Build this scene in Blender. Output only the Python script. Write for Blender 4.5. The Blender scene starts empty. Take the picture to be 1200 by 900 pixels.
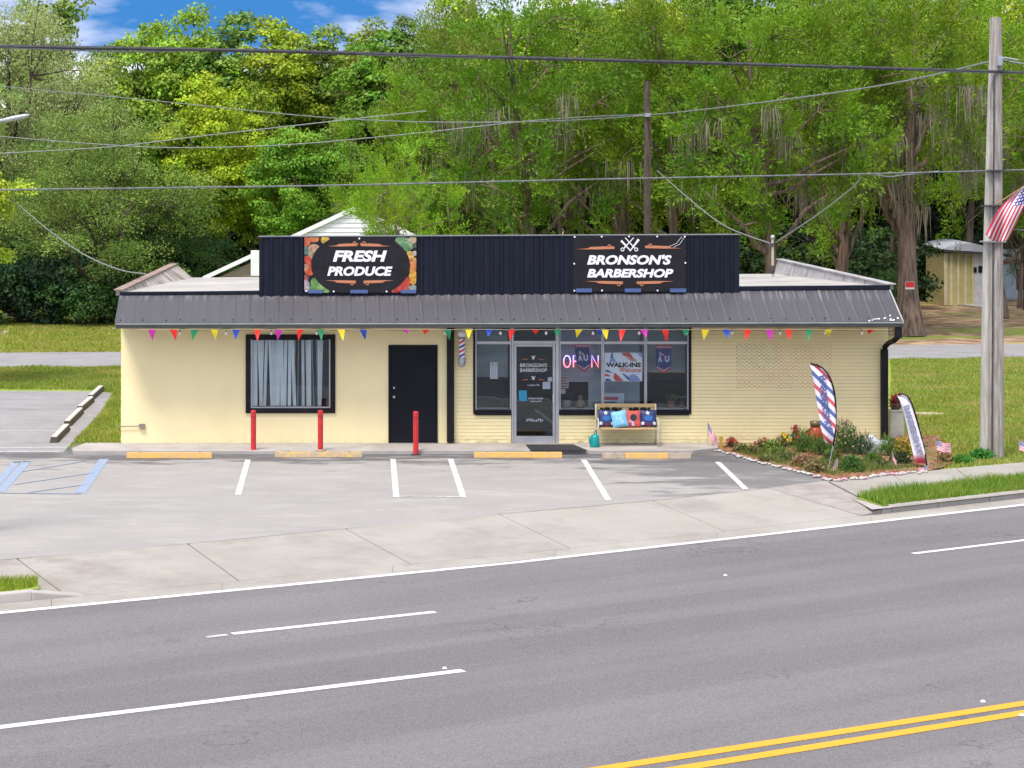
import bpy, bmesh, math, random
import numpy as np
from mathutils import Vector, Matrix
random.seed(7); RNG = np.random.default_rng(11)
sc = bpy.context.scene
col = sc.collection
PI = math.pi
# ---------------------------------------------------------------- camera
F, X0, YH, D, H = 2333.0, 440.0, 245.0, 44.0, 5.17
cam = bpy.data.cameras.new('camera'); co = bpy.data.objects.new('camera', cam); col.objects.link(co)
co.location = (0, -D, H); co.rotation_euler = (PI/2, 0, 0)
cam.sensor_width = 36; cam.lens = F/1200*36
cam.shift_x = (600-X0)/1200; cam.shift_y = -(450-YH)/1200
cam.clip_start = .5; cam.clip_end = 3000
sc.camera = co
# ---------------------------------------------------------------- sky, sun, exposure
SUN_EL, SUN_AZ = math.radians(63), math.radians(212)   # compass azimuth of the sun (0 = +Y, clockwise)
w = bpy.data.worlds.new('World'); sc.world = w; w.use_nodes = True
nt = w.node_tree; nt.nodes.clear()
def wn(t, **k):
    n = nt.nodes.new(t)
    for a, b in k.items(): setattr(n, a, b)
    return n
sky = wn('ShaderNodeTexSky', sky_type='NISHITA', sun_disc=False, sun_elevation=SUN_EL, sun_rotation=SUN_AZ)
sky.ozone_density = 2.6; sky.dust_density = .4; sky.air_density = 1.2
tc = wn('ShaderNodeTexCoord'); add = wn('ShaderNodeVectorMath', operation='ADD'); add.inputs[1].default_value = (0, 0, .75)
nrm = wn('ShaderNodeVectorMath', operation='NORMALIZE')
cl = wn('ShaderNodeTexNoise'); cl.inputs['Scale'].default_value = 3.4; cl.inputs['Detail'].default_value = 7; cl.inputs['Roughness'].default_value = .55
mp = wn('ShaderNodeMapping'); mp.inputs['Scale'].default_value = (1, 1, 3.2); mp.inputs['Location'].default_value = (1.93, 4.3, .6)
cr = wn('ShaderNodeValToRGB'); cr.color_ramp.elements[0].position = .42; cr.color_ramp.elements[1].position = .68
mx = wn('ShaderNodeMixRGB'); mx.inputs[2].default_value = (10.4, 9.5, 8.7, 1)
bg = wn('ShaderNodeBackground'); bg.inputs[1].default_value = .14
ow = wn('ShaderNodeOutputWorld')
L = nt.links.new
L(tc.outputs['Generated'], add.inputs[0]); L(add.outputs[0], nrm.inputs[0]); L(nrm.outputs[0], sky.inputs[0])
L(tc.outputs['Generated'], mp.inputs[0]); L(mp.outputs[0], cl.inputs['Vector']); L(cl.outputs[0], cr.inputs[0])
hsv = wn('ShaderNodeHueSaturation'); hsv.inputs['Saturation'].default_value = 1.35; hsv.inputs['Value'].default_value = .82
L(sky.outputs[0], hsv.inputs['Color']); L(cr.outputs[0], mx.inputs[0]); L(hsv.outputs[0], mx.inputs[1]); L(mx.outputs[0], bg.inputs[0]); L(bg.outputs[0], ow.inputs[0])
sl = bpy.data.lights.new('sun', 'SUN'); sl.energy = 2.3; sl.angle = math.radians(18); sl.color = (1, .93, .83)
so = bpy.data.objects.new('sun', sl); col.objects.link(so)
sd = Vector((math.sin(SUN_AZ)*math.cos(SUN_EL), math.cos(SUN_AZ)*math.cos(SUN_EL), math.sin(SUN_EL)))
so.rotation_euler = (-sd).to_track_quat('-Z', 'Y').to_euler(); so.location = (0, -20, 60)
sc.view_settings.view_transform = 'Standard'; sc.view_settings.look = 'None'
sc.view_settings.exposure = .95; sc.view_settings.gamma = 1

# ---------------------------------------------------------------- placing helpers (photo pixel -> point in the place)
def G(px, py, z=0.0):                       # point on a horizontal plane
    d = F*(H-z)/(py-YH); return Vector(((px-X0)*d/F, d-D, z))
def S(px, py, Y=0.0):                       # point on a vertical plane parallel to the shop front
    d = D+Y; return Vector(((px-X0)*d/F, Y, H-(py-YH)*d/F))
def SX(px, Y=0.0): return (px-X0)*(D+Y)/F
def SZ(py, Y=0.0): return H-(py-YH)*(D+Y)/F
ZL, ZR = -.08, -.20                         # parking lot and road levels

# ---------------------------------------------------------------- objects
def root_loc(o):
    v = Vector((0, 0, 0))
    while o is not None: v += o.location; o = o.parent
    return v
def tag(o, label=None, cat=None, group=None, kind=None):
    if label: o['label'] = label
    if cat: o['category'] = cat
    if group: o['group'] = group
    if kind: o['kind'] = kind
    return o
def thing(name, loc, label, cat, group=None):
    o = bpy.data.objects.new(name, None); col.objects.link(o); o.location = loc; o.empty_display_size = .1
    return tag(o, label, cat, group)
def copy_tree(o, parent=None):
    c = o.copy(); col.objects.link(c)
    if parent is not None: c.parent = parent
    for ch in o.children: copy_tree(ch, c)
    return c
def np_mesh(name, V, Fc, attrs=None):
    me = bpy.data.meshes.new(name); n = len(V); m, k = Fc.shape
    me.vertices.add(n); me.vertices.foreach_set('co', V.astype(np.float32).ravel())
    me.loops.add(m*k); me.loops.foreach_set('vertex_index', Fc.astype(np.int32).ravel())
    me.polygons.add(m); me.polygons.foreach_set('loop_start', np.arange(0, m*k, k, dtype=np.int32))
    if attrs is not None:
        a = me.attributes.new('tint', 'FLOAT', 'POINT'); a.data.foreach_set('value', attrs.astype(np.float32))
    me.update(calc_edges=True); return me
class MB:
    def __init__(s): s.v = []; s.f = []; s.m = []
    def add(s, vs, fs, mi=0):
        b = len(s.v); s.v += [tuple(v) for v in vs]; s.f += [tuple(b+i for i in f) for f in fs]; s.m += [mi]*len(fs); return s
    def box(s, x0, x1, y0, y1, z0, z1, mi=0):
        return s.add([(x0,y0,z0),(x1,y0,z0),(x1,y1,z0),(x0,y1,z0),(x0,y0,z1),(x1,y0,z1),(x1,y1,z1),(x0,y1,z1)],
                     [(0,3,2,1),(4,5,6,7),(0,1,5,4),(1,2,6,5),(2,3,7,6),(3,0,4,7)], mi)
    def hexa(s, p, mi=0):                   # 8 points: 4 lower, 4 upper
        return s.add(p, [(0,3,2,1),(4,5,6,7),(0,1,5,4),(1,2,6,5),(2,3,7,6),(3,0,4,7)], mi)
    def quad(s, *p, mi=0): return s.add(p, [tuple(range(len(p)))], mi)
    def slab(s, pts, t, mi=0):              # polygon with its own z per corner, thickness t downwards
        n = len(pts); lo = [(p[0], p[1], p[2]-t) for p in pts]
        return s.add(list(pts)+lo, [tuple(range(n)), tuple(range(2*n-1, n-1, -1))]+[(i, i+n, (i+1) % n+n, (i+1) % n) for i in range(n)], mi)
    def plate(s, pts, y, t, mi=0):          # polygon of (x,z) facing -Y, thickness t backwards
        n = len(pts); a = [(p[0], y, p[1]) for p in pts]; b = [(p[0], y+t, p[1]) for p in pts]
        return s.add(a+b, [tuple(range(n)), tuple(range(2*n-1, n-1, -1))]+[(i, i+n, (i+1) % n+n, (i+1) % n) for i in range(n)], mi)
    def tube(s, pts, r, n=8, mi=0, cap=True):
        pts = [Vector(p) for p in pts]; rs = r if isinstance(r, (list, tuple)) else [r]*len(pts); b = len(s.v)
        for i, p in enumerate(pts):
            t = (pts[min(i+1, len(pts)-1)]-pts[max(i-1, 0)]).normalized()
            u = t.cross(Vector((0, 0, 1)) if abs(t.z) < .9 else Vector((1, 0, 0))).normalized(); q = t.cross(u)
            for k in range(n):
                a = 2*PI*k/n; s.v.append(tuple(p+(u*math.cos(a)+q*math.sin(a))*rs[i]))
        for i in range(len(pts)-1):
            for k in range(n):
                s.f.append((b+i*n+k, b+i*n+(k+1) % n, b+(i+1)*n+(k+1) % n, b+(i+1)*n+k)); s.m.append(mi)
        if cap:
            s.f.append(tuple(b+k for k in range(n-1, -1, -1))); s.m.append(mi)
            s.f.append(tuple(b+(len(pts)-1)*n+k for k in range(n))); s.m.append(mi)
        return s
    def lathe(s, prof, c, n=16, mi=0):      # prof: (radius, z)
        return s.tube([(c[0], c[1], c[2]+z) for r, z in prof], [max(r, 1e-3) for r, z in prof], n, mi)
    def build(s, name, mats, parent=None, smooth=False, stuff=False):
        off = root_loc(parent) if parent else Vector((0, 0, 0))
        me = bpy.data.meshes.new(name); me.from_pydata([(v[0]-off.x, v[1]-off.y, v[2]-off.z) for v in s.v], [], s.f)
        mats = mats if isinstance(mats, (list, tuple)) else [mats]
        for m in mats: me.materials.append(m)
        if len(mats) > 1 and len(me.polygons) == len(s.m): me.polygons.foreach_set('material_index', s.m)
        if smooth: me.polygons.foreach_set('use_smooth', [True]*len(me.polygons))
        me.update(); o = bpy.data.objects.new(name, me); col.objects.link(o)
        if parent: o.parent = parent
        if stuff: o['kind'] = 'stuff'
        return o
def bev(o, w=.01, seg=2):
    m = o.modifiers.new('bevel', 'BEVEL'); m.width = w; m.segments = seg; m.limit_method = 'ANGLE'; return o

# ---------------------------------------------------------------- materials
def c(r, g, b, k=1.0):                      # sRGB 0-255 -> linear
    f = lambda v: ((v/255+.055)/1.055)**2.4 if v > 10 else v/255/12.92
    return (f(r)*k, f(g)*k, f(b)*k, 1)
class N:
    def __init__(s, name):
        s.m = bpy.data.materials.new(name); s.m.use_nodes = True; s.t = s.m.node_tree
        s.b = s.t.nodes['Principled BSDF']; s.out = s.t.nodes['Material Output']
        s.geo = s.n('ShaderNodeNewGeometry'); s.tc = s.n('ShaderNodeTexCoord')
        s.P = s.geo.outputs['Position']; s.O = s.tc.outputs['Object']
    def n(s, t, **k):
        n = s.t.nodes.new(t)
        for a, b in k.items(): setattr(n, a, b)
        return n
    def l(s, a, b): s.t.links.new(a, b)
    def inp(s, node, i, v):
        if hasattr(v, 'is_linked') or hasattr(v, 'links'): s.l(v, node.inputs[i])
        else: node.inputs[i].default_value = v
    def vec(s, v, scale=(1, 1, 1), rotz=0, loc=(0, 0, 0)):
        n = s.n('ShaderNodeMapping'); s.l(v, n.inputs[0]); n.inputs['Scale'].default_value = scale
        n.inputs['Rotation'].default_value = (0, 0, rotz); n.inputs['Location'].default_value = loc; return n.outputs[0]
    def noise(s, v, sc_=5, det=4, rough=.55):
        n = s.n('ShaderNodeTexNoise'); s.l(v, n.inputs['Vector']); n.inputs['Scale'].default_value = sc_
        n.inputs['Detail'].default_value = det; n.inputs['Roughness'].default_value = rough; return n.outputs[0]
    def ramp(s, v, *st, mode='LINEAR'):
        n = s.n('ShaderNodeValToRGB'); s.l(v, n.inputs[0]); e = n.color_ramp.elements; n.color_ramp.interpolation = mode
        while len(e) < len(st): e.new(.5)
        for i, (p, cc) in enumerate(st):
            e[i].position = p; e[i].color = cc if isinstance(cc, tuple) else (cc, cc, cc, 1)
        return n.outputs[0]
    def mix(s, f, a, b, mode='MIX'):
        n = s.n('ShaderNodeMixRGB', blend_type=mode); s.inp(n, 0, f); s.inp(n, 1, a); s.inp(n, 2, b); return n.outputs[0]
    def math(s, op, a, b=0.0):
        n = s.n('ShaderNodeMath', operation=op); s.inp(n, 0, a); s.inp(n, 1, b); return n.outputs[0]
    def xyz(s, v):
        n = s.n('ShaderNodeSeparateXYZ'); s.l(v, n.inputs[0]); return n.outputs
    def bump(s, h, st=.3, dist=.01):
        n = s.n('ShaderNodeBump'); s.l(h, n.inputs['Height']); n.inputs['Strength'].default_value = st
        n.inputs['Distance'].default_value = dist; s.l(n.outputs[0], s.b.inputs['Normal'])
    def color(s, v): s.inp(s.b, 'Base Color', v)
    def rough(s, v): s.inp(s.b, 'Roughness', v)
def mat(name, a, b=None, ns=6, rough=.6, metal=0, bump=.15, bs=60, lo=.35, hi=.65, stretch=(1, 1, 1), spec=.4, dirt=0, space='O'):
    s = N(name); P = s.O if space == 'O' else s.P
    if b is None: b = (a[0]*.82, a[1]*.82, a[2]*.82, 1)
    v = s.vec(P, stretch)
    cc = s.ramp(s.noise(v, ns, 5), (lo, a), (hi, b))
    if dirt: cc = s.mix(s.ramp(s.noise(P, ns*.35, 6, .7), (.52, 0.0), (.75, dirt)), cc, (.10, .085, .07, 1))
    s.color(cc); s.rough(rough); s.b.inputs['Metallic'].default_value = metal; s.b.inputs['Specular IOR Level'].default_value = spec
    if bump: s.bump(s.noise(v, bs, 4), bump, .01)
    return s.m
def plain(name, a, rough=.5, emit=0, spec=.4):
    s = N(name); s.color(s.ramp(s.noise(s.O, 14, 3), (.3, a), (.7, (a[0]*.9, a[1]*.9, a[2]*.9, 1)))); s.rough(rough); s.b.inputs['Specular IOR Level'].default_value = spec
    if emit: s.b.inputs['Emission Color'].default_value = a; s.b.inputs['Emission Strength'].default_value = emit
    return s.m
M = {}
M['white'] = mat('white_paint', (.82, .82, .81, 1), (.74, .74, .73, 1), 5, .45)
M['alu'] = mat('aluminium', (.50, .50, .50, 1), (.42, .42, .43, 1), 3, .35, .55, .05)
M['black'] = mat('black_paint', (.008, .0075, .009, 1), (.013, .012, .014, 1), 4, .5, spec=.2)
M['navy'] = mat('navy_metal', (.006, .008, .017, 1), (.010, .012, .024, 1), 3, .5, 0, .05, stretch=(3, 3, .6), spec=.18)
M['navyd'] = mat('dark_metal_door', (.007, .0075, .012, 1), (.010, .0105, .016, 1), 2, .55, spec=.15)
M['rubber'] = mat('rubber', (.025, .025, .03, 1), None, 30, .85)
M['red'] = mat('red_paint', (.62, .03, .035, 1), (.45, .025, .03, 1), 7, .45, dirt=.5)
M['wood'] = mat('tan_wood', (.50, .36, .18, 1), (.36, .24, .11, 1), 6, .6, stretch=(1, 6, 6), dirt=.3)
M['concrete'] = mat('concrete', (.42, .39, .36, 1), (.33, .30, .275, 1), 1.3, .85, 0, .4, 50, space='P', dirt=.4)
M['teal'] = mat('teal_plastic', (.0, .26, .25, 1), (.0, .20, .2, 1), 5, .4)
M['bone'] = mat('cream_metal', (.6, .55, .42, 1), None, 9, .5, dirt=.4)
M['steel'] = mat('galvanised', (.45, .47, .5, 1), None, 8, .4, .6)
M['cable'] = mat('cable', (.035, .035, .04, 1), (.07, .07, .075, 1), 9, .6)
M['wire'] = mat('pale_wire', (.22, .23, .23, 1), (.13, .14, .14, 1), 9, .5)
M['bark'] = mat('bark', (.10, .072, .055, 1), (.035, .027, .022, 1), 3, .9, 0, .9, 12, stretch=(3, 3, .5))
M['bark_red'] = mat('red_bark', (.26, .18, .13, 1), (.07, .05, .04, 1), 2.2, .9, 0, .9, 10, stretch=(3.5, 3.5, .35))
M['pole'] = mat('weathered_pole', (.52, .50, .46, 1), (.36, .34, .31, 1), 3, .9, 0, .6, 30, stretch=(8, 8, .6))
M['pole2'] = mat('weathered_pole_dark', (.42, .385, .35, 1), (.22, .19, .17, 1), 3, .9, 0, .7, 30, stretch=(8, 8, .6))
M['letter'] = plain('white_lettering', (.82, .80, .84, 1), .5)
M['copper'] = plain('copper_print', (.52, .20, .10, 1), .5)
M['vinyl'] = mat('black_vinyl', (.009, .0085, .011, 1), (.015, .0135, .017, 1), 3, .5, 0, .25, 5, spec=.25)
M['tape'] = plain('blue_tape', (.07, .11, .27, 1), .5)
M['interior'] = mat('interior_wall', (.42, .52, .53, 1), None, 2, .8)
M['dark'] = mat('dark_interior', (.05, .055, .07, 1), None, 2, .7)
M['siding'] = mat('white_siding', (.70, .70, .69, 1), (.58, .58, .57, 1), 4, .5, dirt=.2)
M['tan'] = mat('tan_siding', (.30, .24, .19, 1), None, 3, .8, stretch=(1, 1, 12))

# stucco (left half of the front)
s = N('cream_stucco'); base = s.ramp(s.noise(s.P, 1.1, 6, .6), (.3, (.92, .79, .45, 1)), (.7, (.85, .72, .405, 1)))
z = s.xyz(s.P)[2]
dm = s.math('MULTIPLY', s.ramp(z, (.0, .45), (.16, 0.0)), s.ramp(s.noise(s.vec(s.P, (1, 1, 1)), 7, 6, .7), (.45, 0.0), (.8, 1.0)))
s.color(s.mix(dm, base, (.26, .21, .15, 1))); s.rough(.8); s.bump(s.noise(s.P, 45, 5), .35, .006); M['stucco'] = s.m
# painted brick, with the faded dotted flag painted on it
s = N('cream_brick'); base = s.ramp(s.noise(s.P, 1.6, 6, .6), (.3, (.93, .80, .44, 1)), (.7, (.86, .74, .40, 1)))
q = s.xyz(s.P); x, z = q[0], q[2]
dm = s.math('MULTIPLY', s.ramp(z, (.0, .7), (.2, 0.0)), s.ramp(s.noise(s.vec(s.P, (1, 1, 3)), 5, 5), (.42, 0.0), (.7, 1.0)))
base = s.mix(dm, base, (.26, .20, .14, 1))
def band(v, a, b): return s.math('MULTIPLY', s.math('GREATER_THAN', v, a), s.math('LESS_THAN', v, b))
fx = band(x, SX(862), SX(975)); fz = band(z, SZ(456), SZ(402)); can = s.math('MULTIPLY', band(x, SX(862), SX(912)), band(z, SZ(431), SZ(402)))
ck = s.math('MULTIPLY', s.math('SINE', s.math('MULTIPLY', x, 58.0)), s.math('SINE', s.math('MULTIPLY', z, 76.0)))
dots = s.math('GREATER_THAN', ck, .12)
wear = s.ramp(s.noise(s.P, 5, 5), (.33, .2), (.6, .62))
fm = s.math('MULTIPLY', s.math('MULTIPLY', fx, fz), s.math('MULTIPLY', dots, wear))
pc = s.mix(can, (.62, .33, .17, 1), (.27, .29, .27, 1))
s.color(s.mix(fm, base, pc)); s.rough(.75); s.bump(s.noise(s.P, 60, 5), .4, .004); M['brick'] = s.m
s = N('mortar'); s.color(s.ramp(s.noise(s.P, 3, 4), (.3, (.72, .62, .34, 1)), (.7, (.64, .54, .29, 1)))); s.rough(.9); M['mortar'] = s.m
# roofing
s = N('grey_canopy_metal'); v = s.vec(s.P, (5, .3, .3))
cc = s.ramp(s.noise(v, 2.2, 6, .65), (.3, (.072, .069, .076, 1)), (.7, (.085, .081, .088, 1)))
q = s.xyz(s.P); streak = s.math('MULTIPLY', s.ramp(s.noise(s.vec(s.P, (9, .2, .2)), 2, 3), (.52, 0.0), (.66, .28)), s.ramp(s.math('SUBTRACT', q[2], 3.0), (.14, 0.0), (.24, 1.0)))
s.color(s.mix(streak, cc, (.42, .42, .42, 1))); s.rough(.38); s.b.inputs['Metallic'].default_value = .25; s.bump(s.noise(s.P, 4, 3), .12, .02); M['canopy'] = s.m
s = N('flat_roof_coating'); cc = s.ramp(s.noise(s.P, .7, 7, .65), (.3, (.46, .44, .40, 1)), (.7, (.30, .285, .26, 1)))
cc = s.mix(s.ramp(s.noise(s.vec(s.P, (.3, 2, 1)), 1.2, 6), (.55, 0.0), (.62, .7)), cc, (.10, .095, .09, 1)); s.color(cc); s.rough(.8); s.bump(s.noise(s.P, 30, 4), .3); M['roof'] = s.m
M['parapet'] = mat('parapet_metal', (.44, .43, .43, 1), (.30, .28, .27, 1), 1.6, .6, .1, .1, dirt=.6, stretch=(1, 1, 2), space='P')
M['parapet_l'] = mat('parapet_rusty', (.44, .40, .36, 1), (.26, .20, .165, 1), 1.6, .6, .1, .1, dirt=.6, stretch=(1, 1, 2), space='P')
M['cap'] = mat('rusty_cap', (.34, .23, .18, 1), (.18, .12, .10, 1), 2, .7, dirt=.3, space='P')
M['gutter'] = mat('gutter_metal', (.060, .060, .062, 1), (.085, .085, .085, 1), 2, .45, space='P')
M['lip'] = mat('gutter_lip', (.34, .38, .35, 1), (.24, .27, .25, 1), 1.5, .5, space='P')
# asphalt road
ra, rb = G(0, 716, ZR), G(1200, 591, ZR); RA = math.atan2(rb.y-ra.y, rb.x-ra.x)
s = N('road_asphalt'); vr = s.vec(s.P, (1, 1, 1), -RA)
band1 = s.noise(s.vec(vr, (.05, 1.15, 1)), 1.0, 3); mot = s.noise(s.P, .35, 4); fine = s.noise(s.P, 55, 2, .8); agg = s.noise(s.P, 16, 4, .8)
cc = s.ramp(band1, (.38, (.138, .133, .132, 1)), (.60, (.200, .191, .187, 1)))
cc = s.mix(.30, cc, s.ramp(mot, (.35, (.14, .136, .136, 1)), (.65, (.208, .199, .196, 1))))
cc = s.mix(s.ramp(agg, (.3, .6), (.7, 0.0)), cc, (.085, .08, .085, 1)); cc = s.mix(s.ramp(fine, (.52, 0.0), (.75, .9)), cc, (.36, .33, .33, 1)); cc = s.mix(s.ramp(s.noise(s.P, 34, 2, .8), (.25, .7), (.46, 0.0)), cc, (.07, .065, .066, 1))
spot = s.ramp(s.noise(s.vec(vr, (.6, 1.6, 1)), .9, 5, .7), (.66, 0.0), (.74, .4)); cc = s.mix(spot, cc, (.07, .066, .07, 1))
wob = s.n('ShaderNodeTexNoise'); s.l(s.P, wob.inputs['Vector']); wob.inputs['Scale'].default_value = 1.6; wob.inputs['Detail'].default_value = 5
vo = s.n('ShaderNodeTexVoronoi', feature='DISTANCE_TO_EDGE'); s.l(s.mix(.35, s.vec(vr, (.12, .3, 1)), wob.outputs[1], 'LINEAR_LIGHT'), vo.inputs['Vector']); vo.inputs['Scale'].default_value = .9
ck_ = s.math('MULTIPLY', s.ramp(vo.outputs[0], (.0, .6), (.009, 0.0)), s.ramp(s.noise(s.P, .22, 3), (.52, 0.0), (.6, 1.0))); cc = s.mix(ck_, cc, (.06, .055, .056, 1))
s.color(cc); s.rough(.9); s.b.inputs['Specular IOR Level'].default_value = .25; s.bump(fine, .5, .01); M['road'] = s.m
# light, worn parking asphalt; black where newer sealant survives by the building
s = N('lot_asphalt'); base = s.ramp(s.noise(s.P, .5, 6, .6), (.3, (.345, .33, .30, 1)), (.72, (.285, .272, .25, 1)))
base = s.mix(s.ramp(s.noise(s.P, 42, 3, .8), (.3, .35), (.7, 0.0)), base, (.17, .16, .16, 1))
q = s.xyz(s.P)
near = s.math('ADD', s.math('MULTIPLY', q[1], 1.0), s.math('MULTIPLY', s.ramp(q[0], (.0, 0.0), (1.0, 1.0)), 0.0))
nn = s.noise(s.vec(s.P, (.45, 1.3, 1)), 1.1, 7, .68)
m1 = s.ramp(s.math('ADD', s.math('MULTIPLY', q[1], .18), s.math('MULTIPLY', nn, 1.6)), (.26, 0.0), (.42, .9))
e = s.math('ADD', s.math('ADD', s.math('MULTIPLY', q[0], .16), s.math('MULTIPLY', q[1], .06)), s.math('MULTIPLY', nn, 1.6))
m2 = s.math('MULTIPLY', s.ramp(s.math('SUBTRACT', e, 1.15), (.15, 0.0), (.3, .75)), s.math('LESS_THAN', q[1], 0))
base = s.mix(m1, base, (.085, .08, .085, 1)); base = s.mix(m2, base, (.10, .097, .10, 1))
st = s.ramp(s.noise(s.vec(s.P, (1, 2.2, 1)), 1.4, 7, .7), (.60, 0.0), (.72, .35)); base = s.mix(st, base, (.17, .16, .155, 1))
base = s.mix(s.ramp(s.noise(s.vec(s.P, (.6, 1.5, 1)), 1.1, 7, .72), (.50, 0.0), (.66, .4)), base, (.41, .39, .365, 1)); s.color(base)
s.rough(.9); s.bump(s.noise(s.P, 60, 3, .8), .4, .008); M['lot'] = s.m
s = N('pale_asphalt'); base = s.ramp(s.noise(s.P, .8, 6, .65), (.3, (.29, .28, .28, 1)), (.7, (.22, .213, .215, 1)))
st = s.ramp(s.noise(s.vec(s.P, (.5, 2.0, 1)), .8, 6, .7), (.56, 0.0), (.66, .6)); s.color(s.mix(st, base, (.12, .115, .12, 1))); s.rough(.9); s.bump(s.noise(s.P, 60, 3), .3); M['backlot'] = s.m
s = N('apron_concrete'); base = s.ramp(s.noise(s.P, .6, 7, .65), (.3, (.37, .355, .305, 1)), (.7, (.31, .293, .25, 1)))
base = s.mix(s.ramp(s.noise(s.P, 38, 3, .8), (.35, .3), (.7, 0.0)), base, (.21, .19, .18, 1))
st = s.ramp(s.noise(s.vec(s.P, (.35, .35, 1), -1.1), 1.8, 7, .7), (.50, 0.0), (.66, .65)); base = s.mix(st, base, (.235, .21, .185, 1)); q = s.xyz(s.P); base = s.mix(s.math('MULTIPLY', s.ramp(s.math('MULTIPLY', q[0], -.1), (.15, 0.0), (.5, .7)), s.ramp(s.noise(s.P, 1.3, 6, .7), (.42, 0.0), (.6, 1.0))), base, (.22, .185, .16, 1))
s.color(base); s.rough(.9); s.bump(s.noise(s.P, 50, 3, .8), .35, .008); M['apron'] = s.m
def paint(name, a, wear=.5, base=(.30, .29, .29, 1), lo=.50, hi=.60):
    s = N(name); f = s.ramp(s.noise(s.P, 9, 7, .75), (lo, 0.0), (hi, wear)); s.color(s.mix(f, a, base)); s.rough(.7); s.bump(s.noise(s.P, 60, 3), .3, .005); return s.m
M['line'] = paint('line_paint', (.66, .65, .63, 1), .8, (.34, .325, .31, 1), .44, .58); M['lineroad'] = paint('road_line_paint', (.66, .65, .65, 1), .55, (.25, .24, .245, 1), .50, .66)
M['yellow'] = paint('yellow_road_paint', (.66, .31, .008, 1), .4, (.3, .22, .1, 1), .56, .66)
M['blue'] = paint('worn_blue_paint', (.16, .27, .45, 1), .9, (.34, .325, .31, 1), .38, .62)
M['faint'] = paint('faint_paint', (.48, .47, .46, 1), .7, (.31, .30, .30, 1), .42, .58)
def stop_mat(name, a, wear): return paint(name, a, wear, (.33, .27, .20, 1), .40, .56)
M['stop_y'] = stop_mat('yellow_stop_paint', (.66, .36, .05, 1), .55); M['stop_f'] = stop_mat('faded_stop_paint', (.55, .36, .12, 1), .9)
M['stop_w'] = mat('stop_concrete', (.62, .60, .56, 1), (.48, .46, .42, 1), 3, .9, 0, .3, 30); M['stop_d'] = mat('dark_stop_concrete', (.05, .042, .034, 1), (.10, .085, .07, 1), 6, .9, 0, .4, 30)
# lawn
s = N('lawn_grass'); n1 = s.noise(s.vec(s.P, (1, .8, 1)), .35, 7, .7); n2 = s.noise(s.vec(s.P, (1, .5, 1)), 5, 5, .75); q = s.xyz(s.P)
cc = s.ramp(n1, (.30, (.15, .25, .030, 1)), (.50, (.26, .34, .055, 1)), (.70, (.38, .35, .13, 1)))
cc = s.mix(s.ramp(n2, (.3, .55), (.6, 0.0)), cc, (.075, .12, .018, 1)); cc = s.mix(s.ramp(s.noise(s.P, 22, 3, .8), (.55, 0.0), (.75, .5)), cc, (.34, .36, .12, 1))
dx = s.math('MULTIPLY', s.ramp(s.math('MULTIPLY', q[0], .05), (.55, 0.0), (.7, 1.0)), s.ramp(s.math('MULTIPLY', q[1], .02), (.52, 0.0), (.68, 1.0)))
dn = s.ramp(s.noise(s.vec(s.P, (.35, 1, 1)), .35, 6, .65), (.38, 0.0), (.50, 1.0))
cc = s.mix(s.math('MULTIPLY', dx, dn), cc, s.ramp(s.noise(s.P, 1.2, 5), (.4, (.42, .31, .20, 1)), (.6, (.19, .10, .07, 1))))
s.color(cc); s.rough(.95); s.b.inputs['Specular IOR Level'].default_value = .1; s.bump(n2, .9, .06); M['lawn'] = s.m
s = N('mulch'); cc = s.ramp(s.noise(s.P, 9, 6, .75), (.35, (.10, .035, .02, 1)), (.5, (.28, .12, .06, 1)), (.66, (.42, .27, .16, 1)))
s.color(s.mix(s.ramp(s.noise(s.P, 2.2, 5), (.5, 0.0), (.6, .8)), cc, (.13, .16, .04, 1))); s.rough(.95); s.bump(s.noise(s.P, 25, 5), 1, .03); M['mulch'] = s.m
# foliage: colour comes from the tree's own object colour and a random value per leaf
def leafmat(name, amt=.5, trans=.20, straw=0):
    s = N(name); oi = s.n('ShaderNodeObjectInfo'); at = s.n('ShaderNodeAttribute', attribute_name='tint')
    hs = s.n('ShaderNodeHueSaturation'); hs.inputs['Saturation'].default_value = 1.0; s.l(oi.outputs['Color'], hs.inputs['Color'])
    n = s.noise(s.P, .9, 3)
    s.l(s.math('ADD', .5-.045, s.math('MULTIPLY', s.math('SUBTRACT', n, .2), .13)), hs.inputs['Hue'])
    s.l(s.math('ADD', 1-amt*.75, s.math('MULTIPLY', at.outputs['Fac'], amt*1.5)), hs.inputs['Value'])
    hc = hs.outputs[0]
    if straw: hc = s.mix(s.ramp(s.noise(s.vec(s.P, (.8, 1.2, 1)), .55, 6, .7), (.50, 0.0), (.68, straw)), hc, (.46, .36, .16, 1))
    s.t.nodes.remove(s.b); df = s.n('ShaderNodeBsdfDiffuse'); tr = s.n('ShaderNodeBsdfTranslucent'); gl = s.n('ShaderNodeBsdfGlossy'); gl.inputs['Roughness'].default_value = .5
    s.l(hc, df.inputs[0]); s.l(s.mix(1.0, hc, (1.25, 1.3, .55, 1), 'MULTIPLY'), tr.inputs[0])
    m1 = s.n('ShaderNodeMixShader'); m1.inputs[0].default_value = trans; s.l(df.outputs[0], m1.inputs[1]); s.l(tr.outputs[0], m1.inputs[2])
    m2 = s.n('ShaderNodeMixShader'); m2.inputs[0].default_value = .02; s.l(m1.outputs[0], m2.inputs[1]); s.l(gl.outputs[0], m2.inputs[2]); s.l(m2.outputs[0], s.out.inputs[0]); return s.m
M['leaf'] = leafmat('leaves')
M['grass'] = leafmat('grass_blades', .5, .3)
M['turf'] = leafmat('turf_blades', .5, .3, .85)
M['moss'] = mat('hanging_moss', (.27, .24, .165, 1), (.15, .13, .09, 1), 2, .95, 0, 0)
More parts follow.
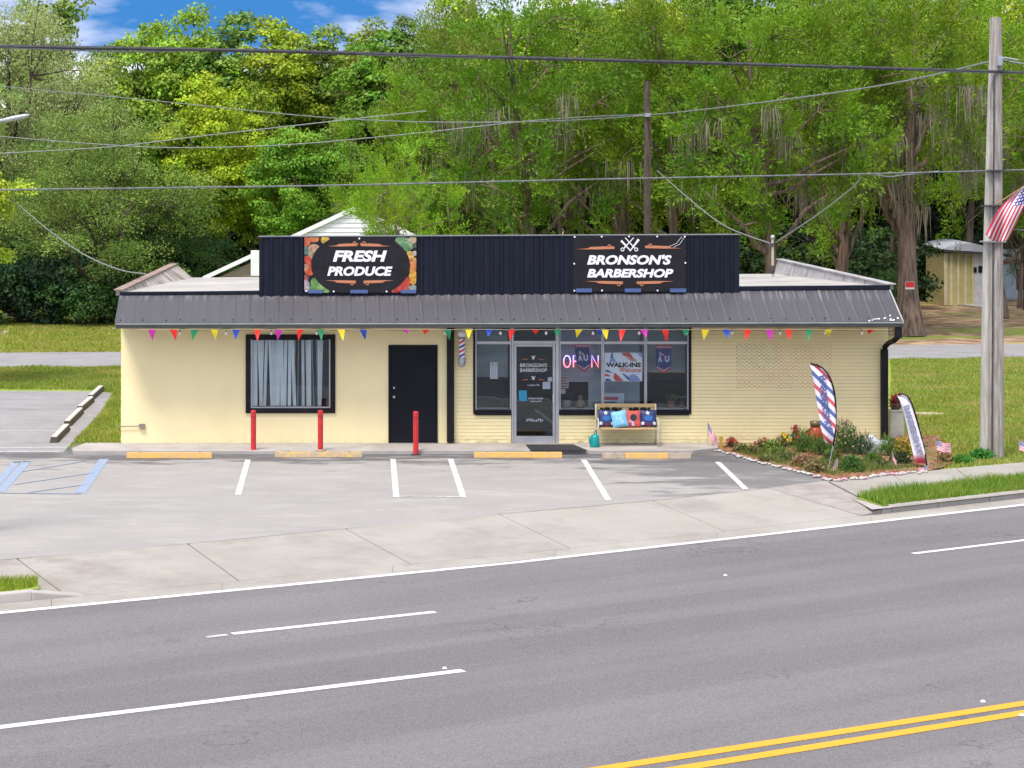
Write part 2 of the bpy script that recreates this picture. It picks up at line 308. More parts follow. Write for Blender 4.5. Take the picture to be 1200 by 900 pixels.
# glass
s = N('window_glass'); s.t.nodes.remove(s.b); gl = s.n('ShaderNodeBsdfGlossy'); gl.inputs['Roughness'].default_value = .015; gl.inputs[0].default_value = (.85, .95, 1, 1)
tr = s.n('ShaderNodeBsdfTransparent'); tr.inputs[0].default_value = (.95, .97, .98, 1); fr = s.n('ShaderNodeFresnel'); fr.inputs[0].default_value = 1.5
bp = s.n('ShaderNodeBump'); s.l(s.noise(s.P, .8, 2), bp.inputs['Height']); bp.inputs['Strength'].default_value = .12; bp.inputs['Distance'].default_value = .03; s.l(bp.outputs[0], gl.inputs['Normal'])
mxs = s.n('ShaderNodeMixShader'); s.l(fr.outputs[0], mxs.inputs[0]); s.l(tr.outputs[0], mxs.inputs[1]); s.l(gl.outputs[0], mxs.inputs[2]); s.l(mxs.outputs[0], s.out.inputs[0]); M['glass'] = s.m

# ---------------------------------------------------------------- lettering
def text(parent, name, t, x0, x1, z0, z1, y, m, shear=0, bold=.0, depth=.004, xf=None, space=1.0):
    cu = bpy.data.curves.new('lettering', 'FONT'); cu.body = t; cu.shear = shear; cu.offset = bold; cu.size = 1; cu.resolution_u = 3; cu.space_character = space
    o = bpy.data.objects.new('lettering', cu); col.objects.link(o); dg = bpy.context.evaluated_depsgraph_get()
    me = bpy.data.meshes.new_from_object(o.evaluated_get(dg)); bpy.data.objects.remove(o)
    n = len(me.vertices); P = np.zeros(n*3); me.vertices.foreach_get('co', P); P = P.reshape(-1, 3)
    lo, hi = P.min(0), P.max(0); u = (P[:, 0]-lo[0])/(hi[0]-lo[0]); v = (P[:, 1]-lo[1])/(hi[1]-lo[1])
    faces = [tuple(p.vertices) for p in me.polygons]; bpy.data.meshes.remove(me)
    b = MB()
    pts = [(x0+a*(x1-x0), y, z0+q*(z1-z0)) for a, q in zip(u, v)]
    if xf: pts = [xf(p) for p in pts]
    b.add(pts, faces)
    # rim so that the letters have thickness
    from collections import Counter
    ec = Counter()
    for f in faces:
        for i in range(len(f)): ec[tuple(sorted((f[i], f[(i+1) % len(f)])))] += 1
    rim = [e for e, k in ec.items() if k == 1]; back = [(p[0], p[1]+depth, p[2]) for p in pts]
    b.v += [tuple(p) for p in back]
    for (i, j) in rim: b.f.append((i, j, j+n, i+n)); b.m.append(0)
    return b.build(name, m, parent)
def pxpoly(pts, Y): return [(SX(a, Y), SZ(b, Y)) for a, b in pts]
#PARTS
# ================================================================ the setting
def sheet(name, pts, m, lvl=None, parent=None):
    b = MB(); b.quad(*[(p[0], p[1], p[2] if lvl is None else lvl) for p in pts]); o = b.build(name, m, parent)
    if parent is None: o['kind'] = 'structure'
    return o
sheet('ground', [(-700, -700, -.5), (700, -700, -.5), (700, 900, -.5), (-700, 900, -.5)], M['lawn'])
# road edge (photo points, extended along the road both ways)
EDGE = [G(0, 717, ZR), G(300, 688, ZR), (G(600, 658.5, ZR)), G(900, 625, ZR), G(1200, 590.5, ZR)]
d0 = (EDGE[0]-EDGE[1]).normalized(); d1 = (EDGE[-1]-EDGE[-2]).normalized()
EDGE = [EDGE[0]+d0*300]+EDGE+[EDGE[-1]+d1*300]
EX = [p.x for p in EDGE]; EY = [p.y for p in EDGE]
road = sheet('road', [tuple(p) for p in EDGE]+[(EDGE[-1].x+250, -500, ZR), (EDGE[0].x-50, -600, ZR)], M['road'])
nrm2 = Vector((math.sin(RA), -math.cos(RA), 0)); dr2 = Vector((math.cos(RA), math.sin(RA), 0))
def offs(pts, k): return [Vector((p[0], p[1], p[2]))+nrm2*k for p in pts]
def strip(name, pts, wd, m, lvl, parent=None, kind=True):
    """painted strip centred on a polyline"""
    b = MB(); pts = [Vector((p[0], p[1], lvl)) for p in pts]
    L_, R_ = [], []
    for i, p in enumerate(pts):
        t = (pts[min(i+1, len(pts)-1)]-pts[max(i-1, 0)]).normalized(); n = Vector((-t.y, t.x, 0))
        L_.append(p+n*wd/2); R_.append(p-n*wd/2)
    for i in range(len(pts)-1): b.quad(R_[i], R_[i+1], L_[i+1], L_[i])
    o = b.build(name, m, parent)
    if parent is None: o['kind'] = 'structure'
    return o
lz = ZR+.005
strip('edge_line', offs(EDGE, .08), .15, M['lineroad'], lz, road)
def gz(p, z=ZR): return G(p[0], p[1], z)
strip('lane_dash', [gz((272, 743)), gz((510, 717.3))], .13, M['lineroad'], lz, road)
strip('lane_dash', [gz((1070, 649)), gz((1215, 631.5))], .12, M['lineroad'], lz, road)
strip('lane_dash', [gz((242, 747)), gz((266, 744))], .10, M['faint'], lz, road)
pA, pB = gz((0, 852.5)), gz((543, 786)); pd = (pA-pB).normalized()
strip('turn_lane_line', [pA+pd*25, pA, pB], .145, M['lineroad'], lz, road)
ya, yb = gz((720, 899)), gz((1200, 824.5)); yd = (yb-ya).normalized(); yc_, yd_ = gz((760, 907)), gz((1200, 835.5))
strip('centre_line', [ya-yd*40, yb+yd*60], .165, M['yellow'], lz, road)
yd2 = (yd_-yc_).normalized(); strip('centre_line', [yc_-yd2*40, yd_+yd2*60], .165, M['yellow'], lz, road)
for px, py, cc in ((521, 784, 'letter'), (850, 675, 'letter'), (1152, 823, 'letter'), (1197, 839, 'letter')):
    p = gz((px, py)); b = MB(); t = .028
    b.hexa([(p.x-t, p.y-t, lz), (p.x+t, p.y-t, lz), (p.x+t, p.y+t, lz), (p.x-t, p.y+t, lz), (p.x-t*.6, p.y-t*.5, lz+.02), (p.x+t*.6, p.y-t*.5, lz+.02), (p.x+t*.6, p.y+t*.5, lz+.02), (p.x-t*.6, p.y+t*.5, lz+.02)])
    tag(b.build('road_stud', M['stop_w']), 'small raised pavement reflector, %s' % {521: 'beside the end of the long white turn lane line', 850: 'alone on the grey lane in front of the bench', 1152: 'on the near side of the yellow lines, closest to the frame edge'}.get(px, 'x'), 'road reflector', 'raised reflectors on the road')
studs = [o for o in col.objects if o.name.startswith('road_stud')]
for o, t in zip(studs, ('raised reflector beside the far end of the long white turn lane line', 'raised reflector alone on the grey lane below the parking apron', 'raised reflector just beyond the double yellow line', 'raised reflector just in front of the double yellow line at the right', 'raised reflector on the lane right of the middle, before the white dash')): o['label'] = t
# lawn: everything north of the road
# forest floor, back road
br = [(-400, 437), (0, 431), (600, 424.5), (1200, 419.5), (1600, 415), (1600, 399), (1200, 403), (600, 408), (0, 413), (-400, 417)]
sheet('back_road', [G(x, y, -.085) for x, y in br], M['backlot'])
sheet('patio_pad', [G(x, y, -.08) for x, y in ((-30, 393), (2, 392), (12, 385), (-30, 383))], mat('brick_red_pad', (.22, .13, .11, 1), None, 4, .9, space='P'))
strip('pad_kerb', [G(x, y, -.07) for x, y in ((1, 392.5), (12, 384.5))], .25, M['concrete'], -.07)
# left back lot and main lot
sheet('side_lot', [G(x, y, -.09) for x, y in ((-250, 457), (112, 458.5), (131, 461), (116, 485), (97, 505), (74, 530.5), (-250, 531.5))], M['backlot'])
bnd = [(-250, 676), (0, 656), (110, 647), (220, 637), (310, 628.5), (405, 619.5), (500, 611), (585, 602.5), (668, 595), (770, 586), (862, 576), (925, 569.5), (985, 562)]
lot = sheet('parking_lot', [G(x, y, ZL) for x, y in bnd]+[G(x, y, ZL) for x, y in ((975, 561), (930, 551), (880, 538), (840, 527), (840, 517), (90, 519), (75, 530), (-250, 531))], M['lot'])
ml = ZL+.005
def gl_(*p): return [G(a, b, ZL) for a, b in p]
for p in (((290.5, 539), (279, 580)), ((460.5, 538), (464.5, 583)), ((528, 538), (543, 583)), ((684, 539), (713, 586.5)), ((841, 541.5), (874, 573.5))):
    strip('stall_line', gl_(*p), .115, M['line'], ml, lot)
strip('stall_line', gl_((467, 582), (541, 582.5)), .075, M['line'], ml+.004, lot)
for p, wd in ((((20, 541), (-15, 580)), .16), (((32, 541), (0, 577)), .17), (((122, 538), (94, 578)), .2), (((26, 553), (103, 540)), .06), (((17, 568), (112, 554)), .05),
              (((30, 578), (100, 568)), .06), (((0, 578), (95, 579)), .06), (((15, 542), (36, 541)), .12)):
    strip('access_aisle_line', gl_(*p), wd, M['blue'], ml+.004*(wd < .1), lot)
for p in (((0, 505), (92, 505)), ((86, 486), (110, 486)), ((97, 471.5), (120, 472)), ((0, 524.5), (78, 524)), ((-40, 529), (70, 529))):
    strip('side_stall_line', [G(a, b, -.085) for a, b in p], .09, M['line'], -.085)
# concrete walk in front of the shop
wk = MB(); wk.slab([G(86, 528.0, 0), G(250, 528, 0), G(430, 527.8, 0), G(640, 527.5, 0), G(812, 527.5, 0), G(842, 524, 0), Vector((SX(842), .05, 0)), Vector((SX(100), .05, 0)), G(84, 524.5, 0)], .12)
o = wk.build('walkway', M['concrete']); o['kind'] = 'structure'; bev(o, .015)
# apron slabs between lot and road, each its own piece
ap = thing('driveway_apron', G(500, 640, ZL), 'long pale concrete driveway apron of poured slabs between the parking lot and the road', 'driveway'); ap['kind'] = 'structure'; del ap['category']
sheet('apron_bed', [G(x, y, ZL-.03) for x, y in bnd]+[Vector((p.x, p.y+.02, ZR-.01)) for p in reversed(EDGE[1:-1])], M['dark'], None, ap)
def ey(x): return float(np.interp(x, EX, EY))
def gut(px, k):                             # point k metres north of the road edge, on the pixel column
    lo_, hi_ = 560.0, 760.0
    for _ in range(40):
        mid = (lo_+hi_)/2; p = G(px, mid, ZR)
        if p.y-ey(p.x) > k: lo_ = mid
        else: hi_ = mid
    return G(px, (lo_+hi_)/2, ZR)
def lv(p): return (p.x, p.y, -.10)
sheet('lawn', [(EDGE[0].x, EDGE[0].y+.35, -.10), lv(gut(-250, .5))]+[lv(G(x, y, ZL)) for x, y in bnd]+[lv(G(1000, 572, ZL)), lv(gut(1036, .5)), lv(gut(1300, .5)), (EDGE[-1].x, EDGE[-1].y+.35, -.10), (EDGE[-1].x, 700, -.10), (EDGE[0].x, 700, -.10)], M['lawn'])
joints = [(-250, 677, -150), (20, 654.5, 80), (220, 637, 280), (405, 619.5, 482), (585, 602.5, 668), (765, 586.5, 850), (900, 572, 1010)]
for (a, ya_, b_), (a2, ya2, b2) in zip(joints[:-1], joints[1:]):
    g = .014; p = [G(a, ya_, ZL), G(a2, ya2, ZL), gut(b2, .5), gut(b_, .5)]
    p[3].z = p[2].z = ZR+.025; m_ = (p[0]+p[2])/2
    q = [v+Vector(((m_.x-v.x), (m_.y-v.y), 0)).normalized()*g*1.0 for v in p]
    wk = MB(); wk.slab([q[3], q[2], q[1], q[0]], .04); o = wk.build('apron_slab', M['apron'], ap); bev(o, .008, 1)
# gutter pan strips beside the road
for a, b_ in ((-150, 60), (60, 260), (260, 460), (460, 650), (650, 840), (840, 1020), (1020, 1240)):
    wk = MB(); q = [gut(a, .0), gut(b_, .0), gut(b_, .485), gut(a, .485)]
    for v in q[:2]: v.z = ZR+.006
    for v in q[2:]: v.z = ZR+.022
    q[0] += dr2*.006; q[3] += dr2*.006; wk.slab(q, .04); wk.build('gutter_slab', M['apron'], ap)
# sidewalk at the right
swt = [(900, 572), (925, 569.5), (985, 561), (1095, 550.5), (1200, 541.5), (1300, 533)]; swb = [(1030, 603), (1032, 597), (1003, 583), (1100, 572), (1200, 558), (1300, 546)]
sl_ = thing('sidewalk', G(1080, 565, ZL), 'concrete sidewalk running right past the flower bed and pole', 'sidewalk'); sl_['kind'] = 'structure'; del sl_['category']
def swp(a, b_, cc, d_):
    q = [G(*v, ZL+.004) for v in (a, b_, cc, d_)]; wk = MB(); m_ = sum(q, Vector())/4
    q = [v+(m_-v).normalized()*.012 for v in q]; wk.slab(q, .06); o = wk.build('sidewalk_slab', M['apron'], sl_); bev(o, .006, 1)
wk = MB(); q = [G(900, 572, ZL+.003), gut(1010, .5), gut(1034, .5), G(1005, 583, ZL+.003), G(969, 564.5, ZL+.003)]
q[1].z = ZR+.03; q[2].z = ZL-.02; wk.slab([q[0], q[1], q[2]], .05); wk.slab([q[0], q[2], q[3]], .05); wk.slab([q[0], q[3], q[4]], .05); o = wk.build('ramp_slab', mat('pitted_concrete', (.33, .30, .27, 1), (.25, .22, .20, 1), 2.5, .9, 0, .5, 50, space='P'), sl_)
top = [(970, 563.3), (1045, 555.6), (1120, 548.4), (1200, 541.5), (1290, 534)]; bot = [(1006, 581.5), (1074, 575.2), (1142, 567), (1212, 557), (1300, 546)]
for i in range(4): swp(bot[i], bot[i+1], top[i+1], top[i])
swp((900, 571.6), (970, 565.5), (985, 561), (925, 569))
# kerbs
def kerb(pxs, ks, name, zt_):
    kb = MB(); prev = None
    for (a, b_) in zip(pxs[:-1], pxs[1:]):
        wk = MB(); z0, z1 = zt_(a), zt_(b_)
        p0, p1 = gut(a, .49), gut(b_, .49); q0, q1 = p0-nrm2*.17, p1-nrm2*.17; g = dr2*.006
        p0, q0 = p0+g, q0+g
        wk.hexa([(p0.x, p0.y, ZR-.05), (p1.x, p1.y, ZR-.05), (q1.x, q1.y, ZR-.05), (q0.x, q0.y, ZR-.05), (p0.x, p0.y+.03, z0), (p1.x, p1.y+.03, z1), (q1.x, q1.y, z0), (q0.x, q0.y, z0)])
        o = wk.build(name, M['concrete'], ks); bev(o, .025, 3)
kr = thing('road_kerb', gut(1100, .5), 'raised concrete kerb along the right grass verge', 'kerb'); kr['kind'] = 'structure'; del kr['category']
def zr_(a): return ZL+.03 if a > 1045 else (ZR+.04+(a-1018)/27*.10)
kerb([1018, 1032, 1046, 1100, 1160, 1225, 1300], kr, 'kerb_piece', zr_)
kl = thing('left_kerb', gut(0, .5), 'short broken concrete kerb at the lower left', 'kerb'); kl['kind'] = 'structure'; del kl['category']
kerb([-160, -90, -20, 38], kl, 'kerb_piece', lambda a: ZL+.03)
wk = MB(); q = [gut(38, .49), gut(100, .49)]; r_ = [v-nrm2*.2 for v in q]
wk.hexa([(q[0].x, q[0].y, ZR-.04), (q[1].x, q[1].y, ZR-.04), (r_[1].x, r_[1].y, ZR-.04), (r_[0].x, r_[0].y, ZR-.04), (q[0].x, q[0].y, ZR+.14), (q[1].x, q[1].y, ZR+.024), (r_[1].x, r_[1].y, ZR+.03), (r_[0].x, r_[0].y, ZR+.15)]); bev(wk.build('kerb_end', M['concrete'], kl), .02)
# verges
sheet('verge_bed', [G(985, 577, ZL+.004), G(1003, 583.2, ZL+.004), G(1074, 575.5, ZL+.004), G(1300, 547, ZL+.004)]+[Vector((p.x, p.y, ZL+.004)) for p in [gut(x, .45) for x in (1300, 1200, 1100, 1022)]], M['concrete'])
vr_ = sheet('right_verge', [G(x, y, ZL+.012) for x, y in ((1003, 583.5), (1074, 575.5), (1142, 567.5), (1212, 557.5), (1300, 547))]+[Vector((p.x, p.y, ZL+.012)) for p in [gut(x, .62) for x in (1300, 1200, 1120, 1050, 1034)]], M['lawn'])
vl_ = sheet('left_verge', [Vector((p.x, p.y, ZL+.02)) for p in [gut(x, .64) for x in (-160, -60, 20)]]+[G(x, y, ZL+.02) for x, y in ((46, 690), (44, 680), (-160, 684))], M['lawn'])
bedpx = [(835, 520), (840, 527), (880, 538), (930, 550.5), (975, 562), (1030, 556.5), (1092, 550.5), (1108, 546.5), (1120, 539), (1110, 524), (1100, 510), (1052, 509), (1040, 517)]
sheet('flower_bed_soil', [G(x, y, ZL+.016) for x, y in bedpx], M['mulch'])

# ---- grass blades (nobody could count them)
def blades(name, poly, n, z, hmin, hmax, wd, colr, lean=.5):
    xs = [p[0] for p in poly]; ys = [p[1] for p in poly]; P = []
    pa = np.array([(p[0], p[1]) for p in poly])
    X = RNG.uniform(min(xs), max(xs), n*3); Y = RNG.uniform(min(ys), max(ys), n*3); ins = np.zeros(len(X), bool); j = len(pa)-1
    for i in range(len(pa)):
        cnd = ((pa[i, 1] > Y) != (pa[j, 1] > Y)) & (X < (pa[j, 0]-pa[i, 0])*(Y-pa[i, 1])/(pa[j, 1]-pa[i, 1]+1e-12)+pa[i, 0]); ins ^= cnd; j = i
    X, Y = X[ins][:n], Y[ins][:n]; n = len(X); a = RNG.uniform(0, 2*PI, n); h = RNG.uniform(hmin, hmax, n)*(.6+.6*(np.sin(X*2.1)*np.cos(Y*1.7)*.5+.5)); la = RNG.uniform(0, 2*PI, n); ll = h*RNG.uniform(0, lean, n)
    V = np.zeros((n, 3, 3)); base = np.stack([X, Y, np.full(n, z)], 1); dxy = np.stack([np.cos(a), np.sin(a), np.zeros(n)], 1)*wd/2
    V[:, 0] = base-dxy; V[:, 1] = base+dxy; V[:, 2] = base+np.stack([np.cos(la)*ll, np.sin(la)*ll, h], 1)
    me = np_mesh(name, V.reshape(-1, 3), np.arange(n*3).reshape(-1, 3), np.repeat(RNG.random(n), 3)); me.materials.append(M['turf' if name == 'lawn_grass' else 'grass'])
    o = bpy.data.objects.new(name, me); col.objects.link(o); o['kind'] = 'stuff'; o.color = colr; return o
GC = (.175, .285, .04, 1)
o = blades('verge_grass', [G(x, y, ZL) for x, y in ((1004, 582.5), (1074, 574.5), (1142, 566.5), (1212, 556.5), (1300, 546))]+[gut(x, .6) for x in (1300, 1200, 1120, 1050, 1036)], 24000, ZL+.01, .06, .22, .016, GC, .8)
tag(o, 'bright green uncut grass in the verge between sidewalk and kerb', 'grass')
o = blades('verge_grass', [gut(x, .72) for x in (-160, -60, 20)]+[G(x, y, ZL) for x, y in ((45, 689), (43, 681), (-160, 685))], 6000, ZL+.015, .05, .17, .016, (.25, .33, .04, 1), .8)
tag(o, 'tuft of green grass above the broken kerb at the lower left', 'grass')
o = blades('lawn_grass', [G(x, y, -.1) for x, y in ((1044, 421.5), (1210, 418.7), (1210, 541.5), (1100, 550.5), (1106, 540), (1100, 512), (1044, 510))], 70000, -.10, .03, .11, .03, (.25, .31, .06, 1), .9)
tag(o, 'mown patchy grass on the open lawn right of the shop', 'grass')
o = blades('lawn_grass', [G(x, y, -.1) for x, y in ((-10, 430.5), (141, 430), (141, 522), (92, 526), (76, 529), (118, 486), (133, 461), (110, 457), (-10, 456))], 34000, -.10, .03, .12, .03, (.23, .29, .05, 1), .9)
tag(o, 'grass strip between the side lot and the left end of the shop', 'grass')
o = blades('lawn_grass', [G(x, y, -.1) for x, y in ((-10, 374), (141, 375), (141, 413.2), (-10, 414))], 30000, -.10, .04, .13, .05, (.27, .31, .05, 1), .9)
tag(o, 'yellow green grass between the back road and the woods', 'grass')

o = blades('bed_grass', [G(x, y, ZL) for x, y in ((860, 530), (900, 529), (960, 540), (1030, 545), (1085, 548), (975, 558), (930, 548), (880, 536))], 3200, ZL+.015, .04, .15, .018, (.13, .19, .04, 1), .9)
tag(o, 'thin green weeds and sprouts scattered through the flower bed', 'ground cover')
# ================================================================ the shop
XL, XB, XR = -5.62, 1.60, 11.33
def zt(x): return 3.30+.13*(x-XL)/(XR-XL)
shop = thing('shop_building', (2.85, 0, 0), 'low cream shop building with grey metal canopy, flat roof and black sign parapet', 'shop')
DP = 12.0
# openings (x0,x1,z0,z1)
w1 = (SX(290), SX(391), SZ(482), SZ(394)); dr = (SX(457), SX(511), .0, SZ(406)); st = (SX(554.5), SX(810), SZ(485), 2.60); sdr = (SX(599), SX(653), 0.0, 2.60)
wall = MB()
def wallpiece(x0, x1, z0, z1, y0=0.0): wall.box(x0, x1, y0, y0+.2, z0, z1)
ZT = 2.66
wallpiece(XL, w1[0], -.2, ZT); wallpiece(w1[1], dr[0], -.2, ZT); wallpiece(dr[1], XB, -.2, ZT)
wallpiece(w1[0], w1[1], -.2, w1[2]); wallpiece(w1[0], w1[1], w1[3], ZT); wallpiece(dr[0], dr[1], dr[3], ZT); wallpiece(dr[0], dr[1], -.2, -.002)
wall.box(XL, XL+.2, .2, DP, -.2, 3.2); wall.box(XL+.2, XR-.2, DP-.2, DP, -.2, 3.2)
wall.build('wall', M['stucco'], shop)
wall = MB()
wallpiece(XB, st[0], -.2, ZT, .012); wallpiece(st[1], XR, -.2, ZT, .012); wallpiece(st[0], sdr[0], -.2, st[2], .012); wallpiece(sdr[1], st[1], -.2, st[2], .012); wallpiece(sdr[0], sdr[1], -.2, -.003, .012)
wall.box(XR-.2, XR, .212, DP, -.2, 3.2)
wall.build('wall', M['mortar'], shop)
# bricks
CH, BL, JT = .0775, .2078, .0012
boxes = []
for r in range(int((ZT+.0)/CH)+1):
    z0 = r*CH; z1 = min(z0+CH-.007, ZT-.005)
    if z1-z0 < .02: continue
    x = XB-(BL+JT)*(.5 if r % 2 else 0)
    while x < XR:
        segs = [(max(x, XB+.002), min(x+BL, XR-.001))]
        for (a, b_, c0, c1) in (st, sdr):
            if z1 > c0+.002 and z0 < c1:
                ns = []
                for (p, q) in segs:
                    if q <= a or p >= b_: ns.append((p, q)); continue
                    if p < a: ns.append((p, a-.001))
                    if q > b_: ns.append((b_+.001, q))
                segs = ns
        for (p, q) in segs:
            if q-p > .02: boxes.append((p, q, z0+.002, z1))
        x += BL+JT
fullb = [b for b in boxes if abs((b[1]-b[0])-BL) < 1e-4 and b[0] > SX(811) and .3 < b[2]]
fullb.sort(key=lambda b: -b[2]); parts_b = fullb[:300]; ps = set(parts_b)
bme = None
for i, b in enumerate(parts_b):
    if bme is None:
        t_ = MB(); t_.box(0, BL, 0, .02, 0, b[3]-b[2]); o = t_.build('brick', M['brick']); bme = o.data; o.parent = shop; bm_h = b[3]-b[2]
    else: o = bpy.data.objects.new('brick', bme); col.objects.link(o); o.parent = shop
    o.location = (b[0]-2.85, random.uniform(-.0004, .0006)+.0005, b[2])
    o.scale = (1, 1, (b[3]-b[2])/bm_h)
bb = MB()
for b in boxes:
    if b in ps: continue
    j = random.uniform(-.0004, .0006); bb.box(b[0], b[1], j, .03, b[2], b[3])
bb.build('brickwork', M['brick'], shop, stuff=True)
# interior of the shop front
it = MB(); it.box(XB+.3, 8.6, 6.0, 6.1, -.05, 2.62); it.box(XB+.3, XB+.4, .25, 6.0, -.05, 2.62); it.box(8.5, 8.6, .25, 6.0, -.05, 2.62); it.box(XB+.3, 8.6, .215, 6.1, 2.62, 2.66)
it.build('inner_wall', M['interior'], shop)
it = MB(); it.box(XB+.3, 8.6, .2, 6.1, -.10, -.02); it.box(w1[0]-.3, w1[1]+.3, .9, 1.0, .3, 2.6); it.box(3.2, 8.4, 4.6, 5.2, .0, .95); it.box(XB+.41, 3.0, 2.6, 2.7, -.02, 1.25); it.box(XB+.41, 3.0, 2.6, 2.7, 1.3, 2.6); it.build('floor', M['dark'], shop)
it = MB(); it.box(4.6, 5.3, 5.9, 5.98, 1.0, 1.9); it.box(6.2, 6.9, 5.9, 5.98, 1.0, 1.9); it.box(7.4, 8.1, 5.9, 5.98, 1.0, 1.9); it.build('mirror', M['alu'], shop)
it = MB(); it.box(st[0]+.04, sdr[0]-.04, .16, .5, st[2]+.06, st[2]+.10); it.box(sdr[1]+.04, st[1]-.04, .16, .5, st[2]+.06, st[2]+.10); it.build('window_shelf', M['siding'], shop)
it = MB(); it.box(SX(655.5), SX(700), .55, .57, SZ(450), 2.5); it.box(SX(693), SX(754), .62, .64, .7, 2.5); it.box(SX(757), SX(808), .60, .62, SZ(439), 2.5); it.box(SX(558), SX(598), .9, .92, SZ(446), 2.5); it.build('daylit_partition', mat('grey_board', (.36, .44, .46, 1), (.26, .32, .34, 1), 1.2, .7, stretch=(.6, 1, 4)), shop)  # partition boards added close behind the glass so daylight reaches them and brightens the windows
# left window with vertical blinds
win = MB(); X0w, X1w, Z0w, Z1w = SX(288), SX(393), SZ(484), SZ(392); fw = .11
for b in ((X0w, X1w, -.045, .05, Z1w-fw, Z1w), (X0w, X1w, -.055, .05, Z0w, Z0w+fw), (X0w, X0w+fw, -.045, .05, Z0w+fw, Z1w-fw), (X1w-fw, X1w, -.045, .05, Z0w+fw, Z1w-fw)): win.box(*b)
wf = win.build('window', M['black'], shop); bev(wf, .006)
g = MB(); g.box(X0w+fw, X1w-fw, .02, .028, Z0w+fw, Z1w-fw); g.build('pane', M['glass'], wf)
g = MB(); g.box(X0w+fw, X1w-fw, .0, .04, Z0w+fw, Z0w+fw+.03); g.box(X1w-fw-.03, X1w-fw, .0, .04, Z0w+fw+.03, Z1w-fw); g.box(X0w+fw, X0w+fw+.03, .0, .04, Z0w+fw+.03, Z1w-fw); g.build('sash', M['alu'], wf)
bmat_ = mat('blind_slat', (.88, .90, .88, 1), (.78, .81, .80, 1), 2, .6)
xx = X0w+fw+.05; me_s = None; k = 0
while xx < X1w-fw-.16:
    wd = .075; ang = random.uniform(.25, .65); lean = random.uniform(-.05, .05)
    if random.random() < .18: ang = 1.35
    cx, sx = math.cos(ang)*wd/2, math.sin(ang)*wd/2; t_ = MB(); zb, zt_ = Z0w+fw+.04, Z1w-fw-.02
    t_.hexa([(xx-cx+lean, .085-sx, zb), (xx-cx+.003+lean, .089-sx, zb), (xx+cx+lean, .085+sx, zb), (xx+cx-.003+lean, .081+sx, zb), (xx-cx, .085-sx, zt_), (xx-cx+.003, .089-sx, zt_), (xx+cx, .085+sx, zt_), (xx+cx-.003, .081+sx, zt_)])
    t_.build('blind_slat', bmat_, wf); xx += random.choice((.056, .06, .075, .06, .09)); k += 1
# black steel door
t_ = MB()
t_.box(dr[0]-.035, dr[0], -.03, .05, 0, dr[3]+.035); t_.box(dr[1], dr[1]+.035, -.03, .05, 0, dr[3]+.035); t_.box(dr[0], dr[1], -.03, .05, dr[3], dr[3]+.035)
dfr = t_.build('door_frame', M['black'], shop)
t_ = MB(); t_.box(dr[0]+.004, dr[1]-.004, .0, .045, .01, dr[3]-.004); do = t_.build('door', M['navyd'], shop); bev(do, .004)
t_ = MB(); t_.lathe([(.03, 0), (.032, .01), (.012, .015), (.012, .04), (.028, .05), (.03, .07), (.02, .085), (.0, .088)], (0, 0, 0), 12)
t_.v = [(v[0]+dr[0]+.09, -v[2], v[1]+1.02) for v in t_.v]; kn = t_.build('handle', M['alu'], do, smooth=True)
t_ = MB(); t_.lathe([(.022, 0), (.022, .012), (.0, .014)], (0, 0, 0), 10); t_.v = [(v[0]+dr[0]+.09, -v[2], v[1]+1.22) for v in t_.v]; t_.build('lock', M['alu'], do)
# shop-front glazing
def frame_win(px0, px1, name='window', sill=True):
    x0, x1 = SX(px0), SX(px1); z0, z1 = st[2]+.03, 2.58; ztr = SZ(401.5); a = .028; t = MB()
    t.box(x0, x0+a, -.0, .09, z0, z1); t.box(x1-a, x1, -.0, .09, z0, z1); t.box(x0+a, x1-a, -.002, .09, ztr-.035, ztr+.03); t.box(x0+a, x1-a, -.0, .09, z0, z0+.05)
    o = t.build(name, M['alu'], shop); bev(o, .004, 1)
    g = MB(); g.box(x0+a, x1-a, .04, .048, z0+.05, ztr-.035); g.build('pane', M['glass'], o); g = MB(); g.box(x0+a, x1-a, .04, .048, ztr+.03, z1); g.build('pane', M['glass'], o)
    return o
for a, b_ in ((557, 599.2), (655.5, 706.2), (706.4, 756.6), (756.8, 807)): frame_win(a, b_)
t_ = MB()
t_.box(st[0], SX(557), -.03, .12, st[2], 2.6); t_.box(SX(807), st[1], -.03, .12, st[2], 2.6)
t_.box(SX(557), SX(599.2), -.05, .12, st[2]-.03, st[2]+.03); t_.box(SX(655.5), SX(807), -.05, .12, st[2]-.03, st[2]+.03); t_.box(SX(557), SX(599), -.015, .12, st[2]+.03, st[2]+.09); t_.box(SX(655.5), SX(807), -.015, .12, st[2]+.03, st[2]+.09)
bev(t_.build('window_surround', M['black'], shop), .005)
# aluminium shop door
ztr = SZ(401.5); t_ = MB()
t_.box(SX(599.5), SX(602), -.01, .1, 0, 2.58); t_.box(SX(651), SX(655), -.01, .1, 0, 2.58); t_.box(SX(602), SX(651), -.012, .1, ztr-.03, ztr+.04)
sf = t_.build('door_frame', M['alu'], shop); bev(sf, .004, 1)
g = MB(); g.box(SX(602), SX(651), .04, .048, ztr+.04, 2.58); g.build('transom_pane', M['glass'], sf)
t_ = MB(); x0, x1, z0, z1 = SX(602)+.006, SX(651)-.006, .012, ztr-.034
t_.box(x0, x0+.055, .0, .05, z0, z1); t_.box(x1-.055, x1, .0, .05, z0, z1); t_.box(x0+.055, x1-.055, .0, .05, z1-.055, z1); t_.box(x0+.055, x1-.055, .0, .05, z0, z0+.14)
sd_ = t_.build('door', M['alu'], shop, ); sd_['label'] = 'silver framed glass shop door with white lettering'; bev(sd_, .004, 1)
g = MB(); g.box(x0+.055, x1-.055, .02, .028, z0+.14, z1-.055); g.build('pane', M['glass'], sd_)
